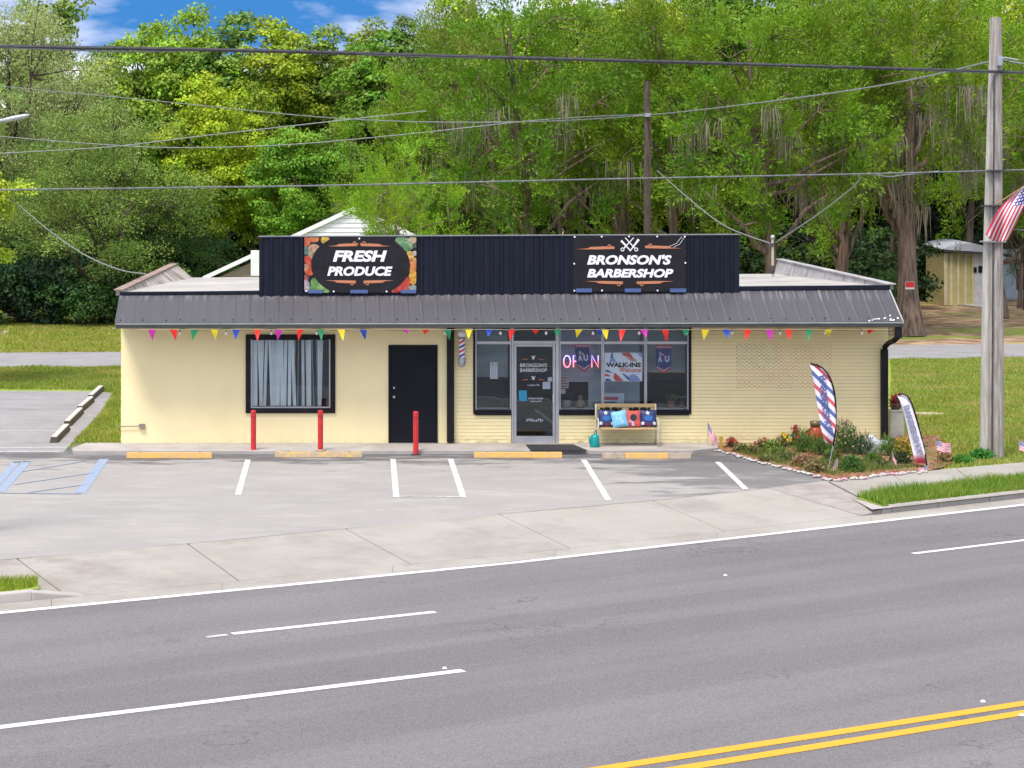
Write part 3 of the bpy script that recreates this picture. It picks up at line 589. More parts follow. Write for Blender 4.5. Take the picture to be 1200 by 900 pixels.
t_ = MB(); hx = x1-.05; t_.tube([(hx, .0, .88), (hx, -.05, .88), (hx, -.065, .9), (hx, -.065, 1.06), (hx, -.05, 1.08), (hx, .0, 1.08)], .011, 8); t_.build('handle', M['white'], sd_, smooth=True)
t_ = MB(); t_.box(x0, x1, -.03, -.004, z0-.01, z0+.012); t_.build('threshold', M['alu'], sf)
text(sd_, 'lettering', "BRONSON'S", SX(609.5), SX(641), SZ(430.2), SZ(425.8), .014, M['letter'], .1, .0)
text(sd_, 'lettering', "BARBERSHOP", SX(609.5), SX(641), SZ(435.9), SZ(431.8), .014, M['letter'], .1, .0)
t_ = MB()
for cy in (419, 443):
    for sgn in (-1, 1):
        t_.plate(pxpoly([(625+sgn*5.5, cy+2.3), (625+sgn*15, cy+2.8), (625+sgn*8, cy+1.4)][::1 if sgn > 0 else -1], .0), .013, .003, 1)
        a = 625; t_.plate([(SX(a-2.6*sgn), SZ(cy-2)), (SX(a-1.2*sgn), SZ(cy-2)), (SX(a+1.6*sgn), SZ(cy+2)), (SX(a+.3*sgn), SZ(cy+2))], .012-.002*(sgn > 0), .002, 0)
t_.build('emblem', [M['letter'], M['copper']], sd_)
dk = plain('door_decal_white', (.42, .45, .50, 1)); t_ = MB(); r0 = random.Random(4)
for (px, py, n, wd) in ((618, 451.5, 9, 1.6), (619, 467, 11, 1.6), (622, 470.5, 6, 2.2)):     # hand-lettered hours, too small to read
    for k in range(n): t_.box(SX(px+k*wd), SX(px+k*wd+wd*.62), .012, .016, SZ(py+r0.uniform(.2, 1.2)), SZ(py-r0.uniform(.4, 1.4)))
for (px, py, n) in ((617, 493, 9),):
    for k in range(n): t_.box(SX(px+k*2.3), SX(px+k*2.3+1.2), .012, .016, SZ(py+2-r0.random()*2), SZ(py-3+r0.random()*3))
t_.build('hand_lettering', dk, sd_)
t_ = MB(); t_.box(SX(636), SX(645), .011, .017, SZ(456), SZ(447.5)); t_.box(SX(642), SX(647), .008, .0105, SZ(447), SZ(442)); t_.build('notice', plain('notice_paper', (.36, .40, .47, 1)), sd_)
t_ = MB(); t_.box(SX(608), SX(617.5), .011, .017, SZ(470), SZ(458)); t_.box(SX(608), SX(617.5), .008, .0105, SZ(459.4), SZ(457.6)); t_.build('sticker', plain('blue_sticker', (.03, .28, .48, 1)), sd_)
t_ = MB()
for k in range(4): t_.box(SX(574.5+k*2.3), SX(576.2+k*2.3), .034, .038, SZ(443.5), SZ(425.5+(k % 2)*2))
for zz in (425.5, 443.5): t_.box(SX(574.5), SX(584), .030, .0335, SZ(zz+.6), SZ(zz-.6))
t_.build('window_decal', dk, shop)
# canopy: panels, ribs, fascia, gutter, soffit
can = thing('canopy', (2.85, -.5, 2.7), None, None); can.parent = None; can.location = Vector((2.85, -.5, 2.7))-Vector((2.85, 0, 0)); can.parent = shop
YT, YE = -.12, -.93
TL, TR = SX(142, YT), SX(1041, YT); BL_, BR_ = SX(136, YE), SX(1057.5, YE)
def zte(x): return zt(x)-.01
def zbe(x): return 2.705+.03*(x-BL_)/(BR_-BL_)
NP = 18
for i in range(NP):
    u0, u1 = i/NP, (i+1)/NP; a, b_ = TL+(TR-TL)*u0, TL+(TR-TL)*u1; e0, e1 = BL_+(BR_-BL_)*u0, BL_+(BR_-BL_)*u1; g = .0008; t = MB()
    t.hexa([(e0+g, YE, zbe(e0)-.03), (e1-g, YE, zbe(e1)-.03), (b_-g, YT, zte(b_)-.03), (a+g, YT, zte(a)-.03), (e0+g, YE, zbe(e0)), (e1-g, YE, zbe(e1)), (b_-g, YT, zte(b_)), (a+g, YT, zte(a))])
    for q in (0.0, .34, .67):               # rolled ribs
        xe, xt = e0+(e1-e0)*q+.012, a+(b_-a)*q+.012
        t.hexa([(xe-.025, YE-.004, zbe(xe)-.001), (xe+.045, YE-.004, zbe(xe)-.001), (xt+.045, YT, zte(xt)-.001), (xt-.025, YT, zte(xt)-.001), (xe, YE-.01, zbe(xe)+.002), (xe+.018, YE-.01, zbe(xe)+.002), (xt+.018, YT-.01, zte(xt)+.002), (xt, YT-.01, zte(xt)+.002)])
    t.build('roof_panel', M['canopy'], can)
t = MB(); rs_ = random.Random(3)
for i in range(38):                         # screw heads in a row near the eave
    x = BL_+.15+i*.45+rs_.uniform(-.12, .12); f = .09+rs_.uniform(-.012, .012); y = YE+(YT-YE)*f; zc = zbe(x)+(zte(x)-zbe(x))*f
    t.box(x-.011, x+.011, y-.016, y+.004, zc-.002, zc+.019)
t.build('screws', M['navyd'], can, stuff=True)
t = MB(); t.hexa([(BL_, YE-.095, 2.59), (BR_, YE-.095, 2.62), (BR_, YE-.004, 2.62), (BL_, YE-.004, 2.59), (BL_, YE-.11, 2.672), (BR_, YE-.11, 2.702), (BR_, YE-.004, 2.702), (BL_, YE-.004, 2.672)])
bev(t.build('gutter', M['gutter'], can), .01)
t = MB(); t.hexa([(BL_, YE-.118, 2.675), (BR_, YE-.118, 2.705), (BR_, YE-.004, 2.705), (BL_, YE-.004, 2.675), (BL_, YE-.118, 2.693), (BR_, YE-.118, 2.723), (BR_, YE-.004, 2.723), (BL_, YE-.004, 2.693)])
t.build('gutter_lip', M['lip'], can)
t = MB(); t.box(XL, XR, -.92, .15, 2.665, 2.69); t.build('soffit', M['tan'], can)
for xe, xt, sg in ((BL_, TL, -1), (BR_, TR, 1)):  # gable ends of the canopy
    t = MB(); t.hexa([(xe, YE, 2.67), (xe+.03*sg, YE, 2.67), (xe+.03*sg, .0, 2.67), (xe, .0, 2.67), (xe, YE, zbe(xe)+.012), (xe+.03*sg, YE, zbe(xe)+.012), (xt+.03*sg, YT, zte(xt)+.012), (xt, YT, zte(xt)+.012)])
    t.build('canopy_end', M['parapet'] if sg > 0 else M['canopy'], can)
t = MB(); rr = random.Random(9)
for i in range(12):                          # flaked white paint patches at the right end
    x = BR_-abs(rr.gauss(0, .45))-.06; f = abs(rr.gauss(.05, .06)); y = YE+(YT-YE)*f; xx = x-(BR_-TR)*f; zc = zbe(x)+(zte(x)-zbe(x))*f; a, b_ = rr.uniform(.012, .04), rr.uniform(.01, .025)
    sl2 = (zte(x)-zbe(x))/(YT-YE)
    t.quad((xx-a, y-b_, zc-b_*sl2+.018), (xx+a*.7, y-b_*.7, zc-b_*.7*sl2+.018), (xx+a, y+b_*.6, zc+b_*.6*sl2+.018), (xx-a*.4, y+b_, zc+b_*sl2+.018))
t.build('peeled_paint', M['siding'], can, stuff=True)
# roof, fascia, side parapets
t = MB(); t.slab([(XL, -.10, zt(XL)+.03), (XR, -.10, zt(XR)+.03), (XR, DP, zt(XR)-.08), (XL, DP, zt(XL)-.06)], .25); t.build('roof', M['roof'], shop)
t = MB(); t.hexa([(TL-.03, -.17, zt(TL)-.03), (TR+.03, -.17, zt(TR)-.03), (TR+.03, -.102, zt(TR)-.03), (TL-.03, -.102, zt(TL)-.03), (TL-.03, -.17, zt(TL)+.045), (TR+.03, -.17, zt(TR)+.07), (TR+.03, -.102, zt(TR)+.07), (TL-.03, -.102, zt(TL)+.045)]); bev(t.build('fascia', M['navy'], shop), .008)
NS = 6
for sg, x_in, mm in ((-1, XL, 'parapet_l'), (1, XR, 'parapet')):
    for i in range(NS):
        y0, y1 = .0+i*(DP/NS)+.02, (i+1)*(DP/NS)-.03; f0, f1 = y0/DP, y1/DP; z00 = zt(x_in)
        xo = lambda f: x_in+sg*(.02+.0*f); hh = lambda f: z00+.075+.24*f
        xin = lambda f: x_in-sg*(.05+.42*f*(sg < 0)+.08*f)
        t = MB(); t.hexa([(xin(f0), y0, z00-.04), (xo(f0)+sg*.1, y0, z00-.04), (xo(f1)+sg*.1, y1, z00-.12), (xin(f1), y1, z00-.12),
                          (x_in-sg*.02, y0, hh(f0)), (xo(f0)+sg*.1, y0, hh(f0)), (xo(f1)+sg*.1, y1, hh(f1)), (x_in-sg*.02, y1, hh(f1))])
        t.build('parapet_panel', M[mm], shop)
    t = MB(); t.hexa([(x_in-sg*.06, -.1, zt(x_in)+.075), (x_in+sg*.15, -.1, zt(x_in)+.075), (x_in+sg*.15, DP, zt(x_in)+.316), (x_in-sg*.06, DP, zt(x_in)+.316),
                      (x_in-sg*.06, -.1, zt(x_in)+.1), (x_in+sg*.15, -.1, zt(x_in)+.1), (x_in+sg*.15, DP, zt(x_in)+.345), (x_in-sg*.06, DP, zt(x_in)+.345)]); t.build('parapet_cap', M['cap'] if sg < 0 else M['parapet'], shop)
# black ribbed sign parapet
YS = -.20
sx0, sx1 = SX(303.5, YS), SX(866.5, YS); sz0 = lambda x: zt(x)-.085; stp = lambda x: 4.555+.045*(x-sx0)/(sx1-sx0)
sgp = thing('sign_parapet', Vector((2.85, .3, 3.4))-Vector((2.85, 0, 0)), None, None); sgp.parent = shop
npn = 12
for i in range(npn):
    a, b_ = sx0+(sx1-sx0)*i/npn, sx0+(sx1-sx0)*(i+1)/npn; t = MB(); g = .002
    t.hexa([(a+g, YS, sz0(a)), (b_-g, YS, sz0(b_)), (b_-g, YS+.03, sz0(b_)), (a+g, YS+.03, sz0(a)), (a+g, YS, stp(a)), (b_-g, YS, stp(b_)), (b_-g, YS+.03, stp(b_)), (a+g, YS+.03, stp(a))])
    for k in range(4):
        x = a+(b_-a)*(k+.12)/4; t.hexa([(x, YS-.022, sz0(x)), (x+.055, YS-.022, sz0(x)), (x+.07, YS+.001, sz0(x)), (x-.015, YS+.001, sz0(x)), (x, YS-.022, stp(x)), (x+.055, YS-.022, stp(x)), (x+.07, YS+.001, stp(x)), (x-.015, YS+.001, stp(x))])
    t.build('metal_panel', M['navy'], sgp)
t = MB(); t.hexa([(sx0-.02, YS-.03, stp(sx0)), (sx1+.02, YS-.03, stp(sx1)), (sx1+.02, YS+.5, stp(sx1)), (sx0-.02, YS+.5, stp(sx0)), (sx0-.02, YS-.03, stp(sx0)+.02), (sx1+.02, YS-.03, stp(sx1)+.02), (sx1+.02, YS+.5, stp(sx1)+.02), (sx0-.02, YS+.5, stp(sx0)+.02)])
t.build('top_cap', mat('cap_trim', (.20, .20, .22, 1), None, 3, .4), sgp)
t = MB(); t.box(sx0, sx0+.03, YS+.031, YS+.5, sz0(sx0)-.1, stp(sx0)); t.box(sx1-.03, sx1, YS+.031, YS+.5, sz0(sx1)-.1, stp(sx1)); t.box(sx0+.03, sx1-.03, YS+.47, YS+.498, sz0(sx0)-.1, stp(sx0)); t.build('side_panel', M['navy'], sgp)
# downspouts
t = MB(); x = SX(528); t.box(x-.085, x+.075, -.13, -.02, .02, 2.66); t.box(x-.05, x+.04, -.9, -.13, 2.56, 2.655); bev(t.build('downspout', M['black'], shop), .02, 3)
t = MB(); x = SX(1036.5, -.1); xo_ = SX(1052, -.9)
t.box(xo_-.07, xo_+.07, -1.0, -.9, 2.38, 2.62)
t.tube([(xo_, -.95, 2.42), (xo_-.05, -.85, 2.33), (x+.06, -.2, 2.22), (x, -.09, 2.12), (x, -.09, 2.0)], .062, 8)
t.box(x-.075, x+.075, -.15, -.022, .06, 2.08); t.tube([(x, -.09, .09), (x, -.2, .02)], .055, 8)
bev(t.build('downspout', M['black'], shop), .015, 2)
# wall pipe
t = MB(); t.tube([(SX(139), -.05, SZ(499.5)), (SX(166), -.05, SZ(498.8))], .013, 8); t.box(SX(163.5), SX(170), -.075, -.0, SZ(502), SZ(496.5)); t.build('wall_tap', mat('tap_metal', (.30, .27, .23, 1), None, 9, .5, .4), shop)
# low door-side fitting, hidden vent
t = MB(); t.box(SX(733), SX(744), -.012, .004, SZ(499.5), SZ(497)); t.build('vent', M['dark'], shop)
# ================================================================ signs and things on the building
def wrinkle(o): return o
def banner(name, px0, px1, py0, py1, label, m):
    y = YS-.045; r = thing(name, (SX((px0+px1)/2, y), y, SZ(py1, y)), label, 'sign')
    t = MB(); t.box(SX(px0, y), SX(px1, y), y, y+.012, SZ(py1, y), SZ(py0, y)); t.build('vinyl_sheet', m, r); return r, y
def ornament(r, y, pts, ring):
    t = MB(); t.plate([(SX(a, y), SZ(b, y)) for a, b in pts], y-.009, .004)
    for (cx, cy, rad) in ring:
        cx, cy, rad = SX(cx, y), SZ(cy, y), rad*.0189; n = 14
        for k in range(n):
            a0, a1 = 2*PI*k/n, 2*PI*(k+1)/n; r2 = rad*.55
            t.plate([(cx+rad*math.cos(a0), cz) if False else (cx+rad*math.cos(a0), cy+rad*math.sin(a0)), (cx+rad*math.cos(a1), cy+rad*math.sin(a1)), (cx+r2*math.cos(a1), cy+r2*math.sin(a1)), (cx+r2*math.cos(a0), cy+r2*math.sin(a0))][::-1], y-.011, .0015)
    return t.build('ornament', M['copper'], r)
def sc_orn(r, y, x_out, x_in, ybase, up, ringx):
    s_ = 1 if x_in > x_out else -1; k = -1 if up else 1; w_ = abs(x_in-x_out)
    p = [(x_out, ybase), (x_out+s_*w_*.3, ybase+k*.9), (x_out+s_*w_*.38, ybase+k*2.6), (x_out+s_*w_*.72, ybase+k*3.2), (x_in, ybase+k*3.0), (x_in, ybase+k*.2), (x_out+s_*w_*.5, ybase-k*.3)]
    if (s_ > 0) != up: p = p[::-1]
    ornament(r, y, p, [(ringx, ybase+k*3.6, 2.1), (ringx+s_*3.0, ybase+k*2.2, 1.5)])
bn, y = banner('banner_sign', 356.5, 488, 277.8, 343.2, 'FRESH PRODUCE banner with black oval and printed vegetables on the parapet', M['vinyl'])
bl = [ # printed fruit and vegetables: px, py, rx, ry, colour
 (359,283,5,6,(.55,.13,.06)),(368,280,6,4,(.62,.20,.07)),(381,281,5,5,(.72,.50,.08)),(359,294,5,5,(.10,.20,.17)),(368,292,7,6,(.55,.33,.22)),(366,298,5,5,(.40,.30,.20)),
 (360,304,5,4,(.60,.07,.04)),(363,315,6.5,8,(.66,.11,.04)),(358,313,3,4,(.5,.3,.2)),(358,326,4,4,(.30,.10,.10)),(359,335,4,7,(.45,.38,.40)),(370,331,6,6,(.16,.32,.08)),(376,337,6,5,(.22,.40,.12)),(367,338,5,5,(.13,.28,.09)),(382,341,4,3,(.20,.36,.12)),
 (470,282,7,5,(.18,.36,.16)),(478,286,8,7,(.26,.42,.22)),(474,290,7,5,(.12,.26,.12)),(484,281,5,4,(.58,.42,.28)),(486,288,3,3,(.08,.09,.07)),(480,300,5,6,(.70,.45,.10)),(486,297,3,3,(.6,.5,.42)),(483,311,6,8,(.66,.22,.06)),(486,306,3,4,(.6,.3,.1)),(484,325,5,9,(.72,.38,.05)),(475,330,6,6,(.60,.06,.04)),(468,337,6,5,(.58,.05,.04)),(478,338,5,4,(.55,.10,.06)),(484,338,5,4,(.30,.36,.34)),(463,341,4,2.5,(.5,.06,.04))]
t = MB(); pm = []
xa, xb, za, zb = SX(356.7, y), SX(487.8, y), SZ(343, y), SZ(278, y)
for i, (a, b_, rx, ry, cc) in enumerate(bl):
    n = 18; cx, cz, rx, ry = SX(a, y), SZ(b_, y), rx*.0189, ry*.0189
    pts = [(min(max(cx+rx*math.cos(2*PI*k/n), xa), xb), min(max(cz+ry*math.sin(2*PI*k/n), za), zb)) for k in range(n)]
    t.add([(p[0], y-.0012-.00005*i, p[1]) for p in pts], [tuple(range(n))][::1], i)
    pm.append(mat('printed_produce', tuple(v*.95 for v in cc)+(1,), tuple(v*.38 for v in cc)+(1,), 11, .5, 0, 0, lo=.36, hi=.66))
t.build('produce_print', pm, bn, stuff=True)
t = MB(); n = 64; pts = []
for k in range(n):
    a = 2*PI*k/n; px, py = 422.5+58*math.copysign(abs(math.cos(a))**.9, math.cos(a)), 310.5-37*math.sin(a)
    pts.append((SX(px, y), SZ(min(max(py, 278.2), 342.8), y)))
t.plate(pts, y-.006, .002); t.build('oval_panel', M['vinyl'], bn)
sl_w = text(bn, 'lettering', 'FRESH', SX(390, y), SX(453.5, y), SZ(306.8, y), SZ(293.4, y), y-.012, M['letter'], .22, .045)
text(bn, 'lettering', 'PRODUCE', SX(383.5, y), SX(460, y), SZ(323.3, y), SZ(312.2, y), y-.012, M['letter'], .22, .045)
sc_orn(bn, y, 384, 418, 288.5, True, 415.5); sc_orn(bn, y, 458, 423, 288.5, True, 426.5)
sc_orn(bn, y, 381, 417, 328.6, False, 412.5); sc_orn(bn, y, 462, 426, 328.6, False, 430.5)
b2, y = banner('banner_sign', 671.8, 804, 276.2, 341.6, "BRONSON'S BARBERSHOP banner with white crossed razors, black vinyl", M['vinyl'])
text(b2, 'lettering', "BRONSON'S", SX(688, y), SX(787, y), SZ(310.2, y), SZ(298.6, y), y-.006, M['letter'], .22, .045)
text(b2, 'lettering', "BARBERSHOP", SX(688, y), SX(789, y), SZ(325.3, y), SZ(315, y), y-.006, M['letter'], .22, .045)
sc_orn(b2, y, 675, 720, 292, True, 714); sc_orn(b2, y, 800, 756, 291, True, 762)
sc_orn(b2, y, 685, 730, 329.6, False, 725); sc_orn(b2, y, 790, 746, 329.6, False, 752)
t = MB()
def bar(ax, ay, bx, by, w0, w1, dy):
    d = Vector((bx-ax, by-ay)).normalized(); n = Vector((-d.y, d.x))
    p = [(ax+n.x*w0, ay+n.y*w0), (bx+n.x*w1, by+n.y*w1), (bx-n.x*w1, by-n.y*w1), (ax-n.x*w0, ay-n.y*w0)]
    t.plate([(SX(a, y), SZ(b, y)) for a, b in p], y-.005-dy, .003)
bar(728, 282, 739, 294, 1.3, .5, 0); bar(748.5, 280.5, 738, 294.5, 1.4, .5, .004); bar(732.5, 278.5, 744, 291, .5, .7, .008); bar(742.5, 278.5, 731, 291, .5, .7, .012)
for cx in (729.5, 745.5):
    for k in range(12):
        a0, a1 = 2*PI*k/12, 2*PI*(k+1)/12; t.plate([(SX(cx+q*math.cos(a), y), SZ(292.3+q*math.sin(a), y)) for q, a in ((2.3, a0), (2.3, a1), (1.3, a1), (1.3, a0))], y-.006, .004)
t.build('razor_emblem', M['letter'], b2)
for r, yy, tp, gr in ((bn, y, ((361, 378), (410.5, 431), (470, 487.5)), ((421, 279.5), (391, 341.5), (453, 341.5), (359, 341), (486, 341))), (b2, y, ((675, 693.5), (732, 751), (785, 804)), ((673.3, 277.6), (705, 277.2), (737, 277), (770, 277), (802.4, 277.2), (672.8, 309), (803, 308), (705.4, 340.4), (770.5, 340.4), (673, 340.6)))):
    for i, (a, b_) in enumerate(tp):
        t = MB(); t.box(SX(a, y), SX(b_, y), y-.02, y-.007, SZ(343.6 if r is bn else 342.4, y), SZ(339.6 if r is bn else 338, y)); t.build('tape_strip', M['tape'], r)
    for a, b_ in gr:
        t = MB(); t.lathe([(.0, 0), (.018, .001), (.02, .008)], (0, 0, 0), 10); t.v = [(v[0]+SX(a, y), y-.012-v[2]+.006, v[1]+SZ(b_, y)) for v in t.v]; t.build('grommet', M['letter'], r)
t = MB(); b2w = y-.014
for a, b_, c_, d_ in ((784, 289, 799, 277.5), (789, 290, 802, 278)): t.tube([(SX(a, y), b2w, SZ(b_, y)), (SX((a+c_)/2+1, y), b2w, SZ((b_+d_)/2+2, y)), (SX(c_, y), b2w, SZ(d_, y))], .004, 5)
t.build('tie_cord', M['letter'], b2)

# bunting under the gutter
YBN = -1.06
PC = {'m': plain('magenta_pennant', (.55, .03, .36, 1)), 'r': plain('red_pennant', (.78, .03, .02, 1)), 'g': plain('green_pennant', (.015, .22, .09, 1)), 'y': plain('yellow_pennant', (.80, .62, .02, 1)), 'b': plain('blue_pennant', (.015, .06, .38, 1))}
bt = thing('pennant_bunting', (SX(600, YBN), YBN, SZ(386, YBN)), 'string of coloured triangular pennants hanging under the grey gutter along the whole front', 'bunting')
seq = [(178,'m',1),(203.5,'r',1),(228,'g',1),(251.5,'y',1),(276.5,'b',.9),(301.5,'r',1),(326.5,'m',1),(351.5,'r',1),(376,'g',1),(400,'y',1),(425.5,'b',.95),(475,'m',.35),(499.5,'r',.45),(524.5,'g',1),(549.5,'y',.8),(574,'b',.6),(600,'r',1),(628,'r',.45),(653.5,'g',.6),(678.5,'y',.75),(703,'b',.6),(709,'y',.9),(729.5,'r',1.05),(754.5,'m',.7),(779.5,'r',1.1),(804,'g',.6),(827,'y',.95),(851,'b',.8),(876.5,'r',.95),(901.5,'m',1),(924.5,'r',.95),(948.5,'g',.95),(970.5,'y',.7),(1021,'r',.4)]
rp = random.Random(5)
for px, k, hgt in seq:
    t = MB(); x, zt0 = SX(px, YBN), SZ(385.6, YBN)-.012; hw, hh = .085, .235*hgt; sk = rp.uniform(-.05, .05); fw_ = rp.uniform(-.08, .08); hw *= rp.uniform(.88, 1.0)
    nV = 5; vs = []
    for j in range(nV):                      # slightly curled cloth
        f = j/(nV-1); cw = hw*(1-f)+.004; zz = zt0-hh*f; yc = YBN+fw_*f*f
        vs += [(x+sk*f-cw, yc+.015*math.sin(f*3), zz), (x+sk*f, yc-.018*(1-f), zz), (x+sk*f+cw, yc+.01*math.cos(f*4), zz)]
    n3 = len(vs); vs += [(v[0], v[1]+.003, v[2]) for v in vs]; fs = []
    for j in range(nV-1):
        for i in range(2): a = j*3+i; fs += [(a, a+3, a+4, a+1), (a+n3, a+1+n3, a+4+n3, a+3+n3)]
    t.add(vs, fs); t.build('pennant', PC[k], bt, smooth=True)
t = MB(); pts = []
for i in range(90):
    px = 160+i*(1045-160)/89; pts.append((SX(px, YBN), YBN, SZ(385.9+.5*abs(math.sin(px*.055)), YBN)))
t.tube(pts, .003, 4); t.build('cord', M['bone'], bt)
YB2 = -.86
lt = thing('string_lights', (SX(600, YB2), YB2, SZ(388, YB2)), 'string of round white bulbs strung just below the gutter among the pennants', 'string lights')
pxs = [211, 265, 318, 371, 424, 521.5, 586.5, 640, 695, 749, 804.5, 858, 914, 967, 1010]
t = MB(); pts = []
for a, b_ in zip(pxs[:-1], pxs[1:]):
    for k in range(5): f = k/5; pts.append((SX(a+(b_-a)*f, YB2), YB2, SZ(385.3+1.5*math.sin(PI*f), YB2)))
pts.append((SX(pxs[-1], YB2), YB2, SZ(385.3, YB2))); t.tube(pts, .007, 5); t.build('cord', M['cable'], lt)
bulb_m = plain('bulb_glass', (.88, .86, .8, 1), .2)
for px in pxs:
    t = MB(); cx, cz = SX(px, YB2), SZ(386.5, YB2); t.lathe([(.012, 0), (.014, -.03)], (cx, YB2, cz), 8); sk_ = t.build('bulb_socket', M['cable'], lt)
    t = MB(); t.lathe([(.013, 0), (.026, -.02), (.034, -.045), (.026, -.07), (.008, -.082)], (cx, YB2, cz-.028), 10); t.build('bulb', bulb_m, lt, smooth=True)

# barber pole
s = N('barber_stripe'); q = s.xyz(s.O); n = s.n('ShaderNodeMath', operation='ARCTAN2'); s.l(q[1], n.inputs[0]); s.l(q[0], n.inputs[1])
v = s.math('FRACT', s.math('ADD', s.math('MULTIPLY', q[2], 5.0), s.math('MULTIPLY', n.outputs[0], -1/(2*PI))))
s.color(s.ramp(v, (.0, (.60, .02, .05, 1)), (.25, (.85, .82, .85, 1)), (.5, (.03, .05, .35, 1)), (.75, (.85, .82, .85, 1)), mode='CONSTANT')); s.rough(.2); M['bstripe'] = s.m
bx, by = SX(541), -.17
bp_ = thing('barber_pole', (bx, by, SZ(430)), 'small barber pole with red white and blue spiral and white globe on the front wall', 'barber pole')
H0 = SZ(430)
t = MB(); t.lathe([(.0, .22), (.062, .22), (.062, .62), (.0, .62)], (bx, by, H0), 20); t.v = [v for v in t.v]; cyl = t.build('striped_cylinder', M['bstripe'], bp_, smooth=False)
t = MB(); t.lathe([(.0, .0), (.03, .01), (.075, .06), (.085, .12), (.075, .17), (.085, .2), (.085, .22), (.0, .221)], (bx, by, H0), 20); t.lathe([(.0, .62), (.085, .62), (.085, .65), (.06, .67), (.0, .671)], (bx, by, H0), 20); t.box(bx-.03, bx+.03, by+.04, -.0, H0+.3, H0+.5)
t.build('chrome_mount', M['steel'], bp_, smooth=True)
t = MB(); t.lathe([(.0, .66), (.05, .67), (.085, .70), (.095, .75), (.085, .80), (.05, .84), (.0, .85)], (bx, by, H0), 20); t.build('globe', plain('globe_white', (.85, .85, .85, 1), .25), bp_, smooth=True)

# window signs (behind the glass)
yN = .075
s = N('neon_tube'); q = s.xyz(s.P)
cN = s.ramp(s.math('SUBTRACT', q[2], 1.7), (.06, (1, .16, .22, 1)), (.17, (.38, .30, 1, 1))); s.color(cN); s.l(cN, s.b.inputs['Emission Color']); s.b.inputs['Emission Strength'].default_value = 1.9
M['neon'] = s.m
op = thing('open_sign', (SX(680, yN), yN, SZ(431, yN)), 'glowing red and blue neon OPEN sign in the window beside the glass door', 'neon sign')
def neon(letter, x0, x1):
    z0, z1 = SZ(430.3, yN), SZ(416.7, yN); x0, x1 = SX(x0, yN), SX(x1, yN); xm = (x0+x1)/2; t = MB(); r = .0135
    if letter == 'O': t.tube([(xm+(x1-x0)/2*math.cos(a), yN, (z0+z1)/2+(z1-z0)/2*math.sin(a)) for a in [2*PI*k/20 for k in range(21)]], r, 6)
    if letter == 'P': t.tube([(x0, yN, z0), (x0, yN, z1), (x1-.04, yN, z1), (x1, yN, z1-.035), (x1, yN, z1-.09), (x1-.04, yN, z1-.125), (x0+.01, yN, z1-.13)], r, 6)
    if letter == 'E': t.tube([(x1, yN, z1), (x0, yN, z1), (x0, yN, z0), (x1, yN, z0)], r, 6); t.tube([(x0+.01, yN, (z0+z1)/2), (x1-.02, yN, (z0+z1)/2)], r, 6)
    if letter == 'N': t.tube([(x0, yN, z0), (x0, yN, z1), (x1, yN, z0), (x1, yN, z1)], r, 6)
    t.build('neon_letter', M['neon'], op, smooth=True)
neon('O', 660.5, 668.5); neon('P', 672, 679.5); neon('E', 683.5, 690); neon('N', 693.5, 701)
t = MB(); t.box(SX(659, yN), SX(703, yN), yN+.03, yN+.034, SZ(424.2), SZ(422.8)); t.build('sign_rail', M['dark'], op)
def pennant_sign(x0, x1, z0, z1, tilt, label):
    y = .056; r = thing('team_pennant', (SX((x0+x1)/2), y, SZ(z1)), label, 'pennant'); xm = (x0+x1)/2
    def T(a, b): d = (b-z0)*tilt; return (SX(a+d), SZ(b))
    nb = plain('navy_felt', (.035, .05, .17, 1), .9); rf = plain('red_felt', (.45, .05, .08, 1), .9); pk = plain('pale_felt', (.60, .42, .48, 1), .8)
    t = MB(); t.plate([T(x0, z0+4), T(x0, z1-6), T(xm, z1), T(x1, z1-6), T(x1, z0+4)], y, .004); t.build('felt', nb, r)
    t = MB(); t.plate([T(x0-.6, z0), T(x0-.6, z0+4.5), T(x1+.6, z0+4.5), T(x1+.6, z0)], y-.002, .005); t.build('top_band', rf, r)
    t = MB(); t.plate([T(x0, z1-8), T(x0, z1-6), T(xm, z1), T(xm, z1-2.4)], y-.0025, .002); t.plate([T(xm, z1-2.4), T(xm, z1), T(x1, z1-6), T(x1, z1-8)], y-.0025, .002)
    t.build('chevron', rf, r); t = MB(); t.plate([T(x0+1, z1-9), T(x0+1, z1-7.6), T(xm, z1-2.6), T(xm, z1-4.4)], y-.0035, .002); t.plate([T(xm, z1-4.4), T(xm, z1-2.6), T(x1-1, z1-7.6), T(x1-1, z1-9)], y-.0035, .002)
    for k in range(7): t.plate([T(x0+1.4+k*2.5, z0+3.8), T(x0+3.0+k*2.5, z0+3.8), T(x0+3.0+k*2.5, z0+1.8), T(x0+1.4+k*2.5, z0+1.8)], y-.004, .0015)
    t.plate([T(x0+4, z0+12), T(x0+9, z0+13), T(x0+10, z0+11.4), T(x0+6.4, z0+10.6), T(x0+6, z0+8.6), T(x0+4.4, z0+8.8)], y-.003, .002)
    t.build('pale_trim', pk, r)
    sh = lambda p: (p[0]+(SZ(z0)-p[2])*tilt, p[1], p[2])
    zb = z0+20.5; lm = plain('pale_lettering', (.60, .64, .78, 1))
    text(r, 'lettering', 'A', SX(x0+2.5), SX(x0+7.5), SZ(zb), SZ(zb-7.5), y-.006, lm, 0, .05, .003, sh)
    text(r, 'lettering', 'U', SX(x1-7.5), SX(x1-2.2), SZ(zb), SZ(zb-7.5), y-.006, lm, 0, .05, .003, sh)
    t = MB(); t.plate([T(xm-.8, zb-5.8), T(xm, zb-7.6), T(xm+.8, zb-5.8), T(xm, zb+.5)], y-.006, .003); t.build('red_mark', rf, r)
pennant_sign(673.5, 690, 402.7, 436, .10, 'navy felt pennant with A and U, hanging tilted in front of the OPEN sign')
